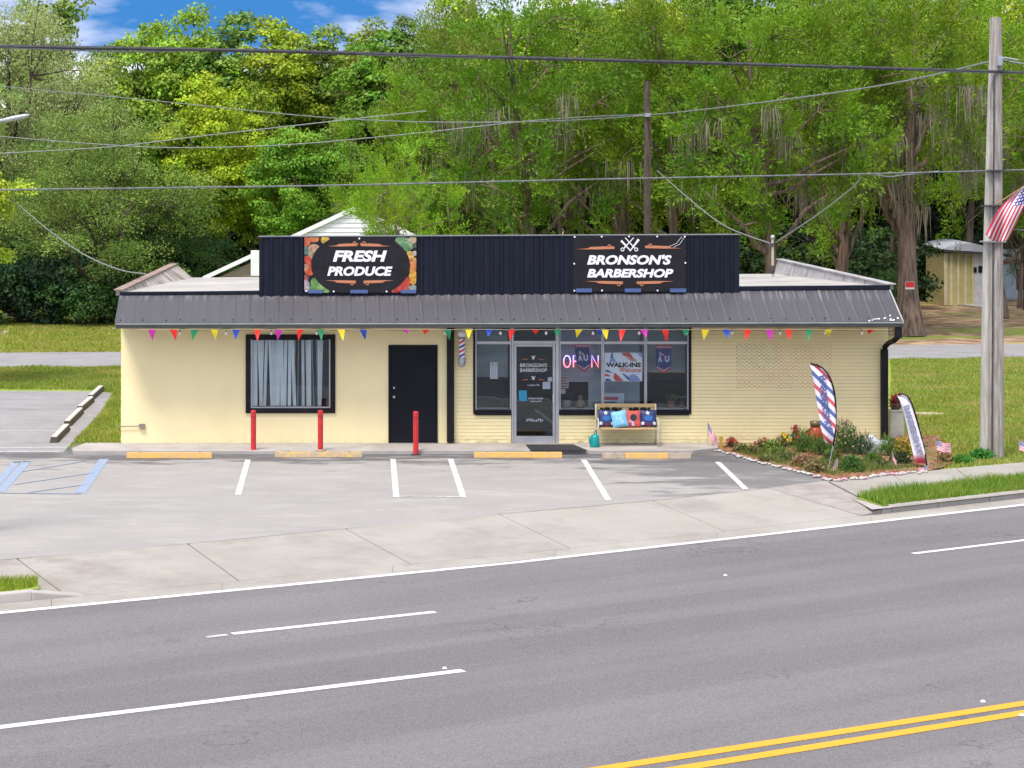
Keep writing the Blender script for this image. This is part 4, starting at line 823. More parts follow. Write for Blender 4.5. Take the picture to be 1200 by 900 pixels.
pennant_sign(769, 787, 404, 438.3, 0, 'navy felt pennant with A and U, hanging straight in the rightmost shop window')
y = .06; wk_ = thing('walk_ins_sign', (SX(731), y, SZ(447)), 'white WALK-INS Welcome poster with red and blue swooshes in the middle window', 'sign')
t = MB(); t.box(SX(708.5), SX(753), y, y+.005, SZ(447.2), SZ(413.5)); t.build('poster_board', plain('poster_white', (.88, .87, .90, 1)), wk_)
rd, bl_, lb = plain('poster_red', (.68, .06, .03, 1)), plain('poster_blue', (.05, .09, .33, 1)), plain('poster_light_blue', (.30, .38, .66, 1))
def P_(pts, m, k, dy=.0): t = MB(); t.plate([(SX(a), SZ(b)) for a, b in pts], y-.003-dy, .003); t.build('printed_shape', m, wk_)
P_([(728.5, 414), (731, 417), (739, 419.5), (744.5, 422.5), (741, 417), (738, 413.7)], rd, 0); P_([(734, 419), (740, 423.5), (747, 424), (744.5, 420.5)], plain('poster_pale_red', (.70, .30, .25, 1)), 0, .002)
P_([(714, 425), (719.5, 424), (723, 424.5), (719, 418), (718.4, 413), (716.5, 418)], lb, 0); P_([(715.5, 419), (717.4, 420), (718.6, 416), (718.2, 411.5)], bl_, 0, .002)
P_([(710, 433.6), (710, 436), (718, 437.4), (713.5, 434)], bl_, 0); P_([(709, 438.2), (709, 440.8), (716, 441.8), (714, 439)], rd, 0); P_([(710, 444), (710, 446.8), (718, 446.8), (714, 444)], bl_, 0)
P_([(719.5, 440.5), (719, 443), (722, 446.8), (731, 446.8), (726, 441.5), (720.6, 437)], rd, 0); P_([(729.5, 438.5), (736, 445), (741, 446.8), (737, 442), (731, 438)], bl_, 0)
P_([(737, 440.5), (741, 446.8), (751.5, 446.8), (748, 441.5), (743, 438.5)], lb, 0, .002); P_([(747, 414), (752.6, 420), (752.6, 414)], lb, 0)
text(wk_, 'lettering', 'WALK-INS', SX(710.4), SX(751.4), SZ(430.6), SZ(425), y-.009, plain('poster_black', (.01, .01, .01, 1)), 0, .05, .003)
text(wk_, 'lettering', 'Welcome', SX(726.5), SX(751.6), SZ(436.4), SZ(431), y-.008, plain('poster_orange_red', (.70, .16, .10, 1)), .2, .02, .003)
y = .10; hs = thing('notice_sign', (SX(719), y, SZ(476)), 'white sign with a red header low in the middle window, partly behind the bench', 'sign')
t = MB(); t.box(SX(707), SX(732), y, y+.006, SZ(481), SZ(461.5)); t.build('board', plain('notice_board', (.47, .56, .60, 1)), hs); t = MB(); t.box(SX(707.6), SX(725), y-.004, y-.001, SZ(469.5), SZ(465.5)); t.build('header', plain('header_red', (.42, .06, .08, 1)), hs)
t = MB(); [t.box(SX(709.5+k*2), SX(711+k*2), y-.004, y-.001, SZ(472.8), SZ(471.2)) for k in range(7)]; t.build('small_print', M['dark'], hs)
ps_ = thing('pink_poster', (SX(661), .1, SZ(455)), 'pinkish printed sheet taped at the left of the OPEN sign window', 'poster')
t = MB(); t.box(SX(656.5), SX(667), .1, .104, SZ(455.6), SZ(441)); t.build('sheet', plain('pink_paper', (.42, .28, .28, 1)), ps_)
t = MB(); [t.box(SX(657.5), SX(665.5-(k % 2)*2), .097, .099, SZ(444+k*3.2), SZ(443+k*3.2)) for k in range(4)]; t.build('print_lines', M['dark'], ps_)
t = MB(); t.box(SX(656), SX(663), .094, .0965, SZ(462), SZ(456.5)); t.build('white_slip', plain('slip_paper', (.5, .42, .44, 1)), ps_)
shz = st[2]+.10
def potted(px, label, potc, leafc, sc_=1, yy=.33):
    r = thing('potted_plant', (SX(px, yy), yy, shz), label, 'plant'); t = MB(); t.lathe([(.0, 0), (.05*sc_, 0), (.075*sc_, .12*sc_), (.08*sc_, .13*sc_), (.065*sc_, .13*sc_), (.0, .11*sc_)], (SX(px, yy), yy, shz), 14); t.build('pot', plain('pot_clay', potc), r, smooth=True)
    t = MB(); rr = random.Random(px)
    for k in range(26):
        a = rr.uniform(0, 2*PI); l = rr.uniform(.1, .24)*sc_; e = rr.uniform(.2, 1.3); p0 = Vector((SX(px, yy), yy, shz+.12*sc_)); d = Vector((math.cos(a)*math.cos(e), math.sin(a)*math.cos(e), math.sin(e))); n = d.cross(Vector((.3, .2, .9))).normalized()*l*.16
        t.quad(p0, p0+d*l*.5+n, p0+d*l, p0+d*l*.5-n)
    t.build('leaves', plain('house_plant_leaf', leafc), r)
potted(786, 'terracotta potted plant on the shelf of the rightmost shop window', (.32, .14, .08, 1), (.06, .11, .03, 1), 1.2)
potted(799, 'smaller green plant right of the terracotta pot in the rightmost window', (.20, .05, .04, 1), (.02, .09, .05, 1), .9)
potted(664, 'bushy plant in a grey pot on the shelf beside the glass door', (.35, .34, .32, 1), (.03, .045, .03, 1), 1.4)
fg = thing('gnome_figure', (SX(680, .33), .33, shz), 'small round brown figurine on the window shelf under the OPEN sign', 'figurine')
t = MB(); t.lathe([(0, 0), (.09, .01), (.11, .08), (.08, .16), (.05, .18), (.07, .22), (.05, .27), (0, .29)], (SX(680, .33), .33, shz), 16); t.build('body', plain('brown_ceramic', (.22, .16, .11, 1)), fg, smooth=True)
t = MB(); t.lathe([(.09, .0), (.1, .03), (.08, .04)], (SX(680, .33), .33, shz+.0), 16); t.build('base', M['dark'], fg)

# bench
Yb = -.62; bxl, bxr = SX(700.5, Yb), SX(771, Yb)
bn_ = thing('bench', ((bxl+bxr)/2, Yb, 0), 'wooden bench with cream metal legs and black scrollwork on its backrest under the shop window', 'bench')
zs, ztp = SZ(502, Yb), SZ(475, Yb)
for k in range(4):
    t = MB(); y0 = Yb-.08+k*.105; t.box(bxl+.03, bxr-.03, y0, y0+.092, zs-.022, zs); bev(t.build('seat_slat', M['wood'], bn_), .006, 1)
t = MB(); t.box(bxl, bxr, Yb+.36, Yb+.385, ztp-.085, ztp); bev(t.build('back_rail', M['wood'], bn_), .006, 1)
t = MB(); t.box(bxl+.02, bxr-.02, Yb+.362, Yb+.383, zs+.05, zs+.11); t.build('back_rail', M['wood'], bn_)
t = MB(); t.box(bxl+.03, bxr-.03, Yb+.366, Yb+.378, zs+.11, ztp-.085); t.build('back_panel', mat('straw_panel', (.42, .32, .15, 1), None, 6, .7), bn_)
for cx in (718, 752):
    t = MB(); zc = ztp-.125
    for sg in (-1, 1):
        x0 = SX(cx, Yb); pts = [(x0+sg*(.02+.21*f), Yb+.355, zc+.035*math.sin(f*7.5)) for f in [k/12 for k in range(13)]]; t.tube(pts, [.028-.010*abs(2*k/12-1) for k in range(13)], 6)
        t.tube([(x0+sg*(.10+.045*math.cos(a)), Yb+.352, zc-.005+.04*math.sin(a)) for a in [2*PI*k/10 for k in range(9)]], .02, 6)
        t.tube([(x0+sg*(.2+.03*math.cos(a)), Yb+.352, zc+.03*math.sin(a)) for a in [2*PI*k/10 for k in range(8)]], .012, 6)
    t.build('scrollwork', M['black'], bn_, smooth=True)
for x, sg in ((bxl, -1), (bxr, 1)):
    t = MB()
    t.tube([(x, Yb-.10, 0), (x-.0*sg, Yb-.06, .2), (x, Yb-.10, zs-.01), (x, Yb-.10, zs+.17), (x, Yb-.04, zs+.21), (x, Yb+.36, zs+.19)], .019, 8); bl2 = t.build('leg', M['bone'], bn_, smooth=True)
    t = MB(); t.tube([(x, Yb+.42, 0), (x, Yb+.33, .22), (x, Yb+.35, zs), (x, Yb+.375, ztp)], .019, 8); t.tube([(x, Yb-.09, zs-.03), (x, Yb+.36, zs-.03)], .015, 8); t.build('leg', M['bone'], bn_, smooth=True)
def cushion(x, w_, h_, label, name, mats, rot=0, yy=None, deco=None):
    yy = Yb+.20 if yy is None else yy
    r = thing(name, (x, yy, zs), label, 'cushion'); t = MB(); n = 9; vs = []
    def pt(i, j, s_):
        u, v = i/(n-1)*2-1, j/(n-1)*2-1; puff = .055*(max(0, 1-u**4)*max(0, 1-v**4))**.5
        X_, Z_ = u*w_/2*(1-.06*(1-abs(v))), (v*h_/2*(1-.06*(1-abs(u)))); c_, s2 = math.cos(rot), math.sin(rot)
        return (x+X_*c_-Z_*s2, yy-s_*puff+(Z_+h_/2)*.25, zs+h_/2+X_*s2+Z_*c_+.01)
    for s_ in (1, -1):
        b0 = len(t.v); t.add([pt(i, j, s_) for j in range(n) for i in range(n)], [((j*n+i, j*n+i+1, (j+1)*n+i+1, (j+1)*n+i) if s_ > 0 else (j*n+i, (j+1)*n+i, (j+1)*n+i+1, j*n+i+1)) for j in range(n-1) for i in range(n-1)])
    t.build('cover', mats[0], r, smooth=True)
    if deco: deco(r, pt, n)
    return r
def onc(pt, u, v):                           # point just in front of the cushion face at u,v in -1..1
    n = 9; p = pt((u+1)/2*(n-1), (v+1)/2*(n-1), 1); return (p[0], p[1]-.006, p[2])
def star(pt, cu, cv, r, k=5):
    out = [];
    for i in range(2*k): a = PI/2+PI*i/k; q = r if i % 2 == 0 else r*.42; out.append(onc(pt, cu+q*math.cos(a), cv+q*math.sin(a)))
    return out
wht, nvy, lbl = plain('star_white', (.72, .72, .76, 1)), plain('cushion_navy', (.02, .035, .13, 1)), plain('cushion_sky', (.18, .46, .66, 1))
mbl, crd, blk = plain('print_blue', (.02, .13, .40, 1)), plain('print_red', (.60, .08, .06, 1)), plain('print_black', (.015, .013, .025, 1)); mar = plain('print_maroon', (.15, .03, .06, 1)); lil = plain('print_lilac', (.50, .38, .58, 1))
def fan(t, pts, mi=0):
    c_ = tuple(sum(p[i] for p in pts)/len(pts) for i in range(3)); n = len(pts); t.add(list(pts)+[(c_[0], c_[1]-.001, c_[2])], [(i, (i+1) % n, n) for i in range(n)][::1], mi)
def disc(pt, cu, cv, ru, rv, n=12): return [onc(pt, cu+ru*math.cos(2*PI*k/n), cv+rv*math.sin(2*PI*k/n)) for k in range(n)]
def deco_star(r, pt, n):
    t = MB(); [fan(t, star(pt, a, b, .3)) for a, b in ((-.1, .72), (-.72, -.55), (.68, -.55))]; t.build('stars', wht, r)
    t = MB(); fan(t, disc(pt, 0, .08, .55, .36)); t.build('printed_patch', mbl, r); t = MB(); fan(t, disc(pt, 0, -.72, .4, .18)); t.build('printed_patch', mar, r)
def deco_fly(r, pt, n):
    t = MB(); fan(t, disc(pt, -.65, .2, .22, .7)); fan(t, disc(pt, .55, -.5, .3, .45)); fan(t, disc(pt, .2, .85, .55, .14)); t.build('printed_wing', crd, r)
    t = MB(); fan(t, [onc(pt, a, b) for a, b in ((-.6, -.1), (-.1, -.85), (.25, -.85), (.1, -.3))]); t.build('printed_stripe', lil, r); t = MB(); fan(t, disc(pt, 0.1, .2, .42, .42)); t.build('printed_body', blk, r)
def deco_sky(r, pt, n):
    t = MB(); fan(t, disc(pt, .1, .1, .12, .3)); fan(t, disc(pt, .3, -.3, .1, .25)); fan(t, disc(pt, -.35, .2, .08, .3)); t.build('printed_figure', plain('print_pale', (.42, .60, .66, 1)), r)
cushion(SX(712.2, Yb), .37, .365, 'navy cushion with white stars at the left end of the bench', 'cushion', [nvy], 0, None, deco_star)
cushion(SX(761.5, Yb), .37, .365, 'navy cushion with white stars at the right end of the bench', 'cushion', [nvy], 0, None, deco_star)
cushion(SX(742.5, Yb), .36, .36, 'red and black patterned cushion right of the sky blue one on the bench', 'cushion', [plain('cushion_red', (.45, .09, .09, 1))], 0, Yb+.15, deco_fly)
cushion(SX(726.5, Yb), .34, .36, 'plain sky blue cushion leaning in the middle left of the bench', 'cushion', [lbl], .16, Yb+.06, deco_sky)
# teal watering can
x, yw = SX(697, -.75), -.75
wc = thing('watering_can', (x, yw, 0), 'teal plastic watering can beside the left leg of the bench', 'watering can')
t = MB(); t.lathe([(.0, .0), (.105, .0), (.108, .02), (.10, .2), (.075, .26), (.045, .275), (.0, .276)], (x, yw, 0), 18); t.build('body', M['teal'], wc, smooth=True)
t = MB(); t.tube([(x+.0, yw-.03, .26), (x-.02, yw-.04, .33), (x+.02, yw, .36), (x+.04, yw+.04, .30), (x+.04, yw+.05, .25)], .012, 7); t.build('handle', M['teal'], wc, smooth=True)
t = MB(); t.tube([(x-.09, yw, .05), (x-.115, yw, .12), (x-.125, yw-.02, .24)], [.018, .013, .014], 8); t.build('spout', M['teal'], wc, smooth=True)
# door mat
mt = MB(); mt.slab([G(622, 528.0, .014)+Vector((0, .05, 0)), G(689, 528.0, .014)+Vector((0, .05, 0)), G(672, 520.6, .014), G(616, 520.6, .014)], .013)
m_ = mt.build('door_mat', M['rubber']); tag(m_, 'flat black rubber mat lying on the walkway in front of the glass door', 'mat'); bev(m_, .004)

# wheel stops, bollards
def stop(name, px0, px1, py, label, mats, m2=None):
    a, b_ = G(px0, py, ZL), G(px1, py, ZL); r = thing(name, (a+b_)/2, label, 'wheel stop', 'yellow wheel stops along the shop front')
    def seg(u0, u1, m, nm, parent=r):
        t = MB(); x0, x1 = a.x+(b_.x-a.x)*u0, a.x+(b_.x-a.x)*u1; yy = a.y; z0 = ZL+.002
        t.hexa([(x0, yy-.0, z0), (x1, yy, z0), (x1, yy+.17, z0), (x0, yy+.17, z0), (x0, yy+.035, z0+.12), (x1, yy+.035, z0+.12), (x1, yy+.135, z0+.12), (x0, yy+.135, z0+.12)]); o = t.build(nm, m, parent); bev(o, .012, 2); return o
    if m2 is None: seg(0, 1, mats, 'block')
    else: seg(0, m2[0], m2[2], 'block'); seg(m2[0]+.001, m2[1]-.001, mats, 'painted_block'); seg(m2[1], 1, m2[2], 'block')
    t = MB()
    for f in (.15, .85): t.lathe([(.02, .12), (.02, .128), (.0, .13)], (a.x+(b_.x-a.x)*f, a.y+.085, ZL), 8)
    t.build('spike_cap', M['dark'], r)
stop('wheel_stop', 148, 248.5, 537.5, 'yellow wheel stop at the left end of the shop front', M['stop_y'])
stop('wheel_stop', 322, 424.5, 536.5, 'faded tan wheel stop behind the middle red bollard', M['stop_f'])
stop('wheel_stop', 555.5, 659, 537, 'bright yellow wheel stop in front of the glass door', M['stop_y'])
stop('wheel_stop', 706, 810, 538, 'wheel stop in front of the bench, bare at both ends and yellow in the middle', M['stop_y'], (.26, .75, mat('bare_stop', (.42, .35, .26, 1), (.30, .25, .19, 1), 4, .9)))
for i, (a, b_, w_) in enumerate((((57, 520), (74, 503), 1), ((73, 500.5), (90.5, 483.5), 1), ((88.5, 482.5), (103.5, 470), 1), ((101.5, 469), (115, 457), 1))):
    p, q = G(*a, -.09), G(*b_, -.09); d = (q-p).normalized(); n = Vector((d.y, -d.x, 0)); p, q = p+d*.17, q-d*.17; r = thing('parking_block', (p+q)/2, '%s white topped concrete parking block of the side lot row' % ('nearest', 'second nearest', 'third nearest', 'farthest')[i], 'wheel stop', 'white wheel stops in the side lot')
    t = MB(); z0 = -.088; w2 = .20
    t.hexa([p, p+n*w2, q+n*w2, q, *(v+Vector((0, 0, .13)) for v in (p+n*.03, p+n*(w2-.03), q+n*(w2-.03), q+n*.03))]); bev(t.build('block', M['stop_d'], r), .012, 2)  # block sides in a darker tone than the pale top
    t = MB(); t.hexa([*(v+Vector((0, 0, .131)) for v in (p+n*.035+d*.02, p+n*(w2-.035)+d*.02, q+n*(w2-.035)-d*.02, q+n*.035-d*.02)), *(v+Vector((0, 0, .152)) for v in (p+n*.045+d*.04, p+n*(w2-.05)+d*.04, q+n*(w2-.05)-d*.04, q+n*.045-d*.04))]); bev(t.build('pale_top', M['stop_w'], r), .006, 2)
bmesh_b = None
for px, py, lab in ((297, 531.5, 'left red steel bollard in front of the window with blinds'), (375.5, 527.8, 'middle red steel bollard at the right edge of the blinds window'), (487.3, 533, 'right red steel bollard in front of the black door')):
    p = G(px, py, ZL if px != 375.5 else 0); h = .93 if px != 375.5 else .86
    r = thing('bollard', p, lab, 'bollard', 'red bollards in front of the shop'); t = MB()
    t.lathe([(.058, -.02), (.058, h-.03), (.054, h-.008), (.04, h), (.0, h+.003)], p, 18); t.build('post', M['red'], r, smooth=False)
    t = MB(); t.lathe([(.0, .0), (.11, .002), (.10, .014), (.06, .022)], p, 14); t.build('footing', M['concrete'] if px == 375.5 else M['tarfoot'] if 'tarfoot' in M else M['rubber'], r, smooth=True)
    t = MB(); t.lathe([(.0595, h-.16), (.0605, h-.155), (.0605, h-.12), (.0595, h-.115)], p, 18); t.build('band', mat('bollard_band', (.40, .02, .03, 1), None, 9, .5), r)
# ================================================================ flags, flower bed, poles and wires
RW = [plain('flag_red', (.60, .03, .06, 1), .7), plain('flag_white', (.80, .74, .78, 1), .7), plain('flag_blue', (.045, .05, .24, 1), .7)]
def us_flag(parent, fn, nu=26, stars=True, sr=.02):
    t = MB(); nv = 13
    t.v = [tuple(fn(i/nu, j/nv)) for j in range(nv+1) for i in range(nu+1)]
    for j in range(nv):
        for i in range(nu):
            a = j*(nu+1)+i; t.f.append((a, a+1, a+nu+2, a+nu+1)); t.m.append(2 if (i/nu < .4 and j < 7) else (0 if j % 2 == 0 else 1))
    o = t.build('cloth', RW, parent, smooth=True)
    sm = o.modifiers.new('thickness', 'SOLIDIFY'); sm.thickness = .003
    if stars:
        t = MB(); rows, cols = 5, 6
        for a in range(rows):
            for b_ in range(cols):
                u, v = .4*(b_+.5)/cols, .54*(a+.5)/rows; du, dv = .4/cols*.33, .54/rows*.33; p0 = fn(u, v); U = (fn(u+du, v)-p0); V_ = (fn(u, v+dv)-p0); nn = U.cross(V_).normalized()*.006
                for sg in (1, -1): t.quad(*[p0+nn*sg+U*math.cos(k*PI*2/5)+V_*math.sin(k*PI*2/5) if k % 1 == 0 else 0 for k in (0, 1, 2, 3, 4)])
        t.build('stars', M['letter'], parent, stuff=True)
    return o
def small_flag(px, py, h, fw, label, lean=0., fl=1, droop=.0, face=0.0):
    p = G(px, py, ZL+.01); r = thing('small_flag', p, label, 'flag', 'small flags in the flower bed'); top = p+Vector((lean*h, 0, h))
    t = MB(); t.tube([p, top], .006, 6); t.build('stick', M['wood'], r)
    up = (p-top).normalized(); sd_ = Vector((fl*math.cos(face), math.sin(face), 0))
    def fn(u, v): return top+up*(v*fw*.62+.01)+sd_*u*fw*(1-droop*.6)+Vector((0, .02*math.sin(u*7+v*2), -droop*fw*u*1.0+.012*math.sin(u*9)))
    us_flag(r, fn, 10, True)
small_flag(829, 526, .58, .42, 'small US flag hanging limp at the corner of the walkway by the brick wall', .02, 1, .85)
small_flag(981, 552.5, .27, .36, 'small US flag lying against the foot of the tall feather flag', .06, -1, .8)
small_flag(1047, 549, .36, .26, 'small US flag leaning left in front of the yellow shrub', -.08, 1, 1.0)
small_flag(1097, 546, .52, .34, 'small US flag blowing right beside the short feather flag', .0, 1, .15)
small_flag(1194, 541, .44, .34, 'small US flag at the right edge of the lawn beyond the pole', .0, 1, .2)
small_flag(1087, 552.5, .12, .22, 'tiny US flag lying at the foot of the short feather flag', .1, -1, .2)
# feather flags
def feather(name, outline_r, outline_l, base, Yf, mats, label, letters, lm, pole_pts):
    r = thing(name, base, label, 'feather flag'); t = MB(); n = len(outline_r)
    A = [S(a, b, Yf) for a, b in outline_r]; B = [S(a, b, Yf) for a, b in outline_l]; m = 7; vs = []
    for j in range(n):
        for i in range(m): f = i/(m-1); p = A[j].lerp(B[j], f); vs.append((p.x, p.y+.03*math.sin(f*5+j*.6), p.z))
    t.add(vs, [(j*m+i, j*m+i+1, (j+1)*m+i+1, (j+1)*m+i) for j in range(n-1) for i in range(m-1)]); o = t.build('cloth', mats, r, smooth=True); sm = o.modifiers.new('thickness', 'SOLIDIFY'); sm.thickness = .003
    t = MB(); pp = [S(a, b, Yf)+Vector((0, -.012, 0)) for a, b in pole_pts]; t.tube(pp, .017, 7); t.build('sleeve', M['black'], r, smooth=True)
    t = MB(); t.tube([pp[-1], base], .010, 7); t.build('pole', M['steel'], r)
    t = MB(); t.lathe([(.0, -.0), (.022, .0), (.02, .12), (.0, .13)], base, 8); t.build('spike', M['steel'], r)
    return r
def stripes(name, per, slope, ramp_, white):
    s = N(name); q = s.xyz(s.P); v = s.math('FRACT', s.math('DIVIDE', s.math('ADD', q[2], s.math('MULTIPLY', q[0], slope)), per)); s.color(s.ramp(v, *ramp_, mode='CONSTANT')); s.rough(.7); return s.m
M['f1'] = stripes('striped_flag_cloth', .415, 1.0, ((0, (.62, .10, .12, 1)), (.22, (.80, .76, .84, 1)), (.5, (.10, .15, .38, 1)), (.73, (.80, .76, .84, 1))), 0)
b1 = G(970.5, 553, ZL); Y1 = b1.y
oR = [(949.5, 426), (957, 427.5), (964, 431.5), (970, 438), (974.5, 447), (977.5, 458), (979, 470), (979.5, 484), (979.3, 498), (978, 512), (975, 520)]
oL = [(949, 427), (950, 431), (951.5, 437), (953, 444), (954.5, 452), (956, 461), (957.5, 471), (959.5, 483), (961, 495), (963.5, 508), (967, 519)]
f1 = feather('feather_flag', oR, oL, b1, Y1, M['f1'], 'tall feather flag with red white and blue diagonal stripes in the flower bed', None, None, oR[:-2]+[(979, 503), (977.5, 515), (976, 522)])
def vert_text(par, word, path, size, m, dy):
    for i, ch in enumerate(word):
        f = i/(len(word)-1); p = path(f); px, py, ang = p
        pc = S(px, py, dy); s_ = size/F*(D+dy); ca, sa = math.cos(ang), math.sin(ang)
        xf = lambda q: (pc.x+(q[0]*ca-q[2]*sa)*s_, dy-.05, pc.z+(q[0]*sa+q[2]*ca)*s_)
        text(par, 'lettering', ch, -.5, .5, -.55, .55, 0, m, 0, .03, .002, xf)
vert_text(f1, 'BARBERSHOP', lambda f: (964+8*f-2*math.sin(f*3), 443+62*f, -1.35), 7.0, plain('flag_lettering', (.10, .12, .30, 1)), Y1)
s = N('white_flag_cloth'); q = s.xyz(s.P); cc = s.ramp(s.math('ADD', q[2], 0), (.10, (.70, .10, .16, 1)), (.20, (.78, .72, .80, 1)), (.21, (.78, .74, .82, 1))); nz = s.ramp(s.noise(s.vec(s.P, (5, 1, 2.5)), 1.4, 2), (.66, 0.0), (.72, .5)); s.color(s.mix(nz, cc, (.62, .20, .26, 1))); s.rough(.7); M['f2'] = s.m
b2_ = G(1087.5, 549, ZL); Y2 = b2_.y
oR2 = [(1052.5, 463), (1058, 461.2), (1063.5, 464.5), (1068, 472), (1071.5, 482), (1075, 494), (1078, 506), (1081, 518), (1083.5, 530), (1085.5, 543)]
oL2 = [(1052, 465.5), (1054, 469), (1056, 475), (1058.5, 482), (1061, 491), (1063.5, 501), (1065.5, 511), (1068, 522), (1070, 532), (1073, 543)]
f2 = feather('feather_flag', oR2, oL2, b2_, Y2, M['f2'], 'short leaning white feather flag with dark lettering near the corner downspout', None, None, oR2+[(1086, 545)])
vert_text(f2, 'BARBERSHOP', lambda f: (1062+15.5*f, 478+53*f, -1.15), 6.5, plain('flag_lettering_dark', (.24, .26, .36, 1)), Y2)
# plants
def leafcloud(n, fn, L_, W_, rng, up=.3):
    c_ = fn(n); d = rng.normal(size=(n, 3)); d[:, 2] += up; d /= np.linalg.norm(d, axis=1)[:, None]; a = rng.normal(size=(n, 3)); w_ = np.cross(d, a); w_ /= np.linalg.norm(w_, axis=1)[:, None]
    l = L_*rng.uniform(.6, 1.3, n)[:, None]; w2 = W_*rng.uniform(.6, 1.3, n)[:, None]
    V = np.stack([c_, c_+d*l*.5+w_*w2*.5, c_+d*l, c_+d*l*.5-w_*w2*.5], 1); return V
def foliage_obj(name, V, parent, colr, rng, m='leaf', loc=None):
    n = len(V); me = np_mesh(name, V.reshape(-1, 3), np.arange(n*4).reshape(-1, 4), np.repeat(rng.random(n), 4)); me.materials.append(M[m]); o = bpy.data.objects.new(name, me); col.objects.link(o)
    o.parent = parent; o.color = colr; return o
def plant(px, py, r_px, h, colr, label, flower=None, n=420, spiky=False, cat='plant', name='garden_plant', thin=False):
    p = G(px, py, ZL+.015); r = thing(name, p, label, cat); rng = np.random.default_rng(int(px*7+py)); R_ = r_px/F*(D+p.y)
    def fn(n):
        v = rng.normal(size=(n, 3)); v /= np.linalg.norm(v, axis=1)[:, None]; v *= (rng.random(n)**.4)[:, None]; v[:, 2] = np.abs(v[:, 2]); return v*np.array([R_, R_*.8, h])
    V = leafcloud(n, fn, .09 if not spiky else .2, .035 if not spiky else .014, rng, .2 if not spiky else 1.6); foliage_obj('leaves', V, r, colr, rng)
    t = MB(); rr = random.Random(px)
    for k in range(7): a = rr.uniform(0, 6.28); t.tube([(p.x, p.y, p.z), (p.x+math.cos(a)*R_*.5, p.y+math.sin(a)*R_*.4, p.z+h*.7)], .006, 4)
    t.build('stems', M['bark'], r)
    if flower:
        t = MB()
        for k in range(flower[1]):
            a = rr.uniform(0, 6.28); e = rr.uniform(.3, 1.4); q = Vector((p.x+math.cos(a)*math.cos(e)*R_, p.y+math.sin(a)*math.cos(e)*R_*.8-.02, p.z+math.sin(e)*h*1.08)); s_ = flower[2]
            for j in range(5): b_ = 6.28*j/5; t.quad(q, q+Vector((math.cos(b_)*s_, -.01, math.sin(b_)*s_)), q+Vector((math.cos(b_+.6)*s_*1.2, -.012, math.sin(b_+.6)*s_*1.2)), q+Vector((math.cos(b_+1.1)*s_, -.01, math.sin(b_+1.1)*s_)))
        t.build('flowers', plain('petal', flower[0]), r, stuff=True)
    return r
g1, g2, g3, ol, yl = (.085, .16, .035, 1), (.11, .21, .04, 1), (.06, .12, .05, 1), (.16, .17, .06, 1), (.34, .30, .05, 1)
plant(857, 524, 8, .18, (.20, .10, .06, 1), 'low reddish plant with a red bloom nearest the walkway corner', ((.60, .05, .03, 1), 6, .035), 160)
plant(868, 529, 9, .16, ol, 'olive clump just left of the bright green plant near the kerb stones', None, 220)
plant(882, 532, 10, .18, ol, 'olive clump with straw tips third from the left of the bed', None, 260)
plant(904, 530, 14, .27, g2, 'bright green low shrub in the middle left of the bed', None, 460)
plant(919, 524, 8, .28, ol, 'plant with yellow blooms beside the wall', ((.75, .55, .02, 1), 16, .03), 200)
plant(931, 523, 6, .42, (.12, .10, .05, 1), 'thin plant with dark red blooms left of the red urn', ((.45, .03, .04, 1), 9, .04), 120)
plant(941, 530, 13, .44, g2, 'leafy green clump in front of the red urn', ((.45, .03, .05, 1), 4, .035), 560, True)
plant(962, 533, 14, .38, g1, 'dark green clump behind the tall striped flag', None, 520, True)
plant(990, 531, 17, .66, g1, 'tallest green shrub with pink tips right of the striped flag', ((.50, .26, .24, 1), 30, .022), 900, True)
plant(1010, 533, 15, .42, g3, 'blue green shrub in front of the grey rock', ((.50, .28, .26, 1), 8, .02), 560, True)
plant(999, 552, 15, .33, g1, 'round green mound right of the foot of the striped flag', None, 620)
plant(955, 553, 14, .26, (.20, .17, .07, 1), 'brownish mounded plant left of the foot of the striped flag', None, 460)
plant(940, 545, 14, .2, (.24, .15, .08, 1), 'straw brown low plant behind the white kerb stones', ((.5, .3, .2, 1), 12, .02), 330)
plant(921, 538, 12, .16, ol, 'low olive groundcover below the yellow blooms', None, 300)
plant(897, 540, 10, .10, ol, 'thin green sprig by the white kerb stones', None, 150)
plant(1041, 534, 11, .34, g2, 'feathery green plant between rock and yellow shrub', None, 360, True)
plant(1060, 534, 15, .42, yl, 'yellow and orange shrub left of the short feather flag', ((.55, .20, .06, 1), 12, .03), 600)
plant(1056, 543, 13, .24, (.045, .07, .03, 1), 'dark green plant under the yellow shrub', None, 380)
plant(1033, 547, 10, .18, (.13, .14, .06, 1), 'small dull plant in front of the grey rock', None, 200)
plant(1075, 528, 9, .3, g3, 'green plant just behind the short feather flag', None, 220)
plant(912, 533, 13, .16, g2, 'low green spreading plant in the centre of the bed front', None, 380)
plant(975, 540, 12, .2, g1, 'dark green plant just behind the pole of the striped flag', None, 380)
plant(1022, 542, 12, .2, g2, 'green plant between the round green mound and the yellow shrub', None, 300)
plant(893, 527, 10, .24, (.15, .10, .05, 1), 'brownish stalky plant against the wall left of the yellow blooms', ((.5, .08, .05, 1), 5, .03), 200)
plant(1128, 541, 14, .12, (.07, .22, .03, 1), 'bright green weed patch left of the pole foot', None, 380)
plant(1150, 536, 15, .18, (.05, .22, .035, 1), 'bright green weeds around the foot of the pole', None, 500)
plant(1106, 541, 10, .2, (.28, .20, .10, 1), 'dry straw clump behind the small blowing flag', None, 240)
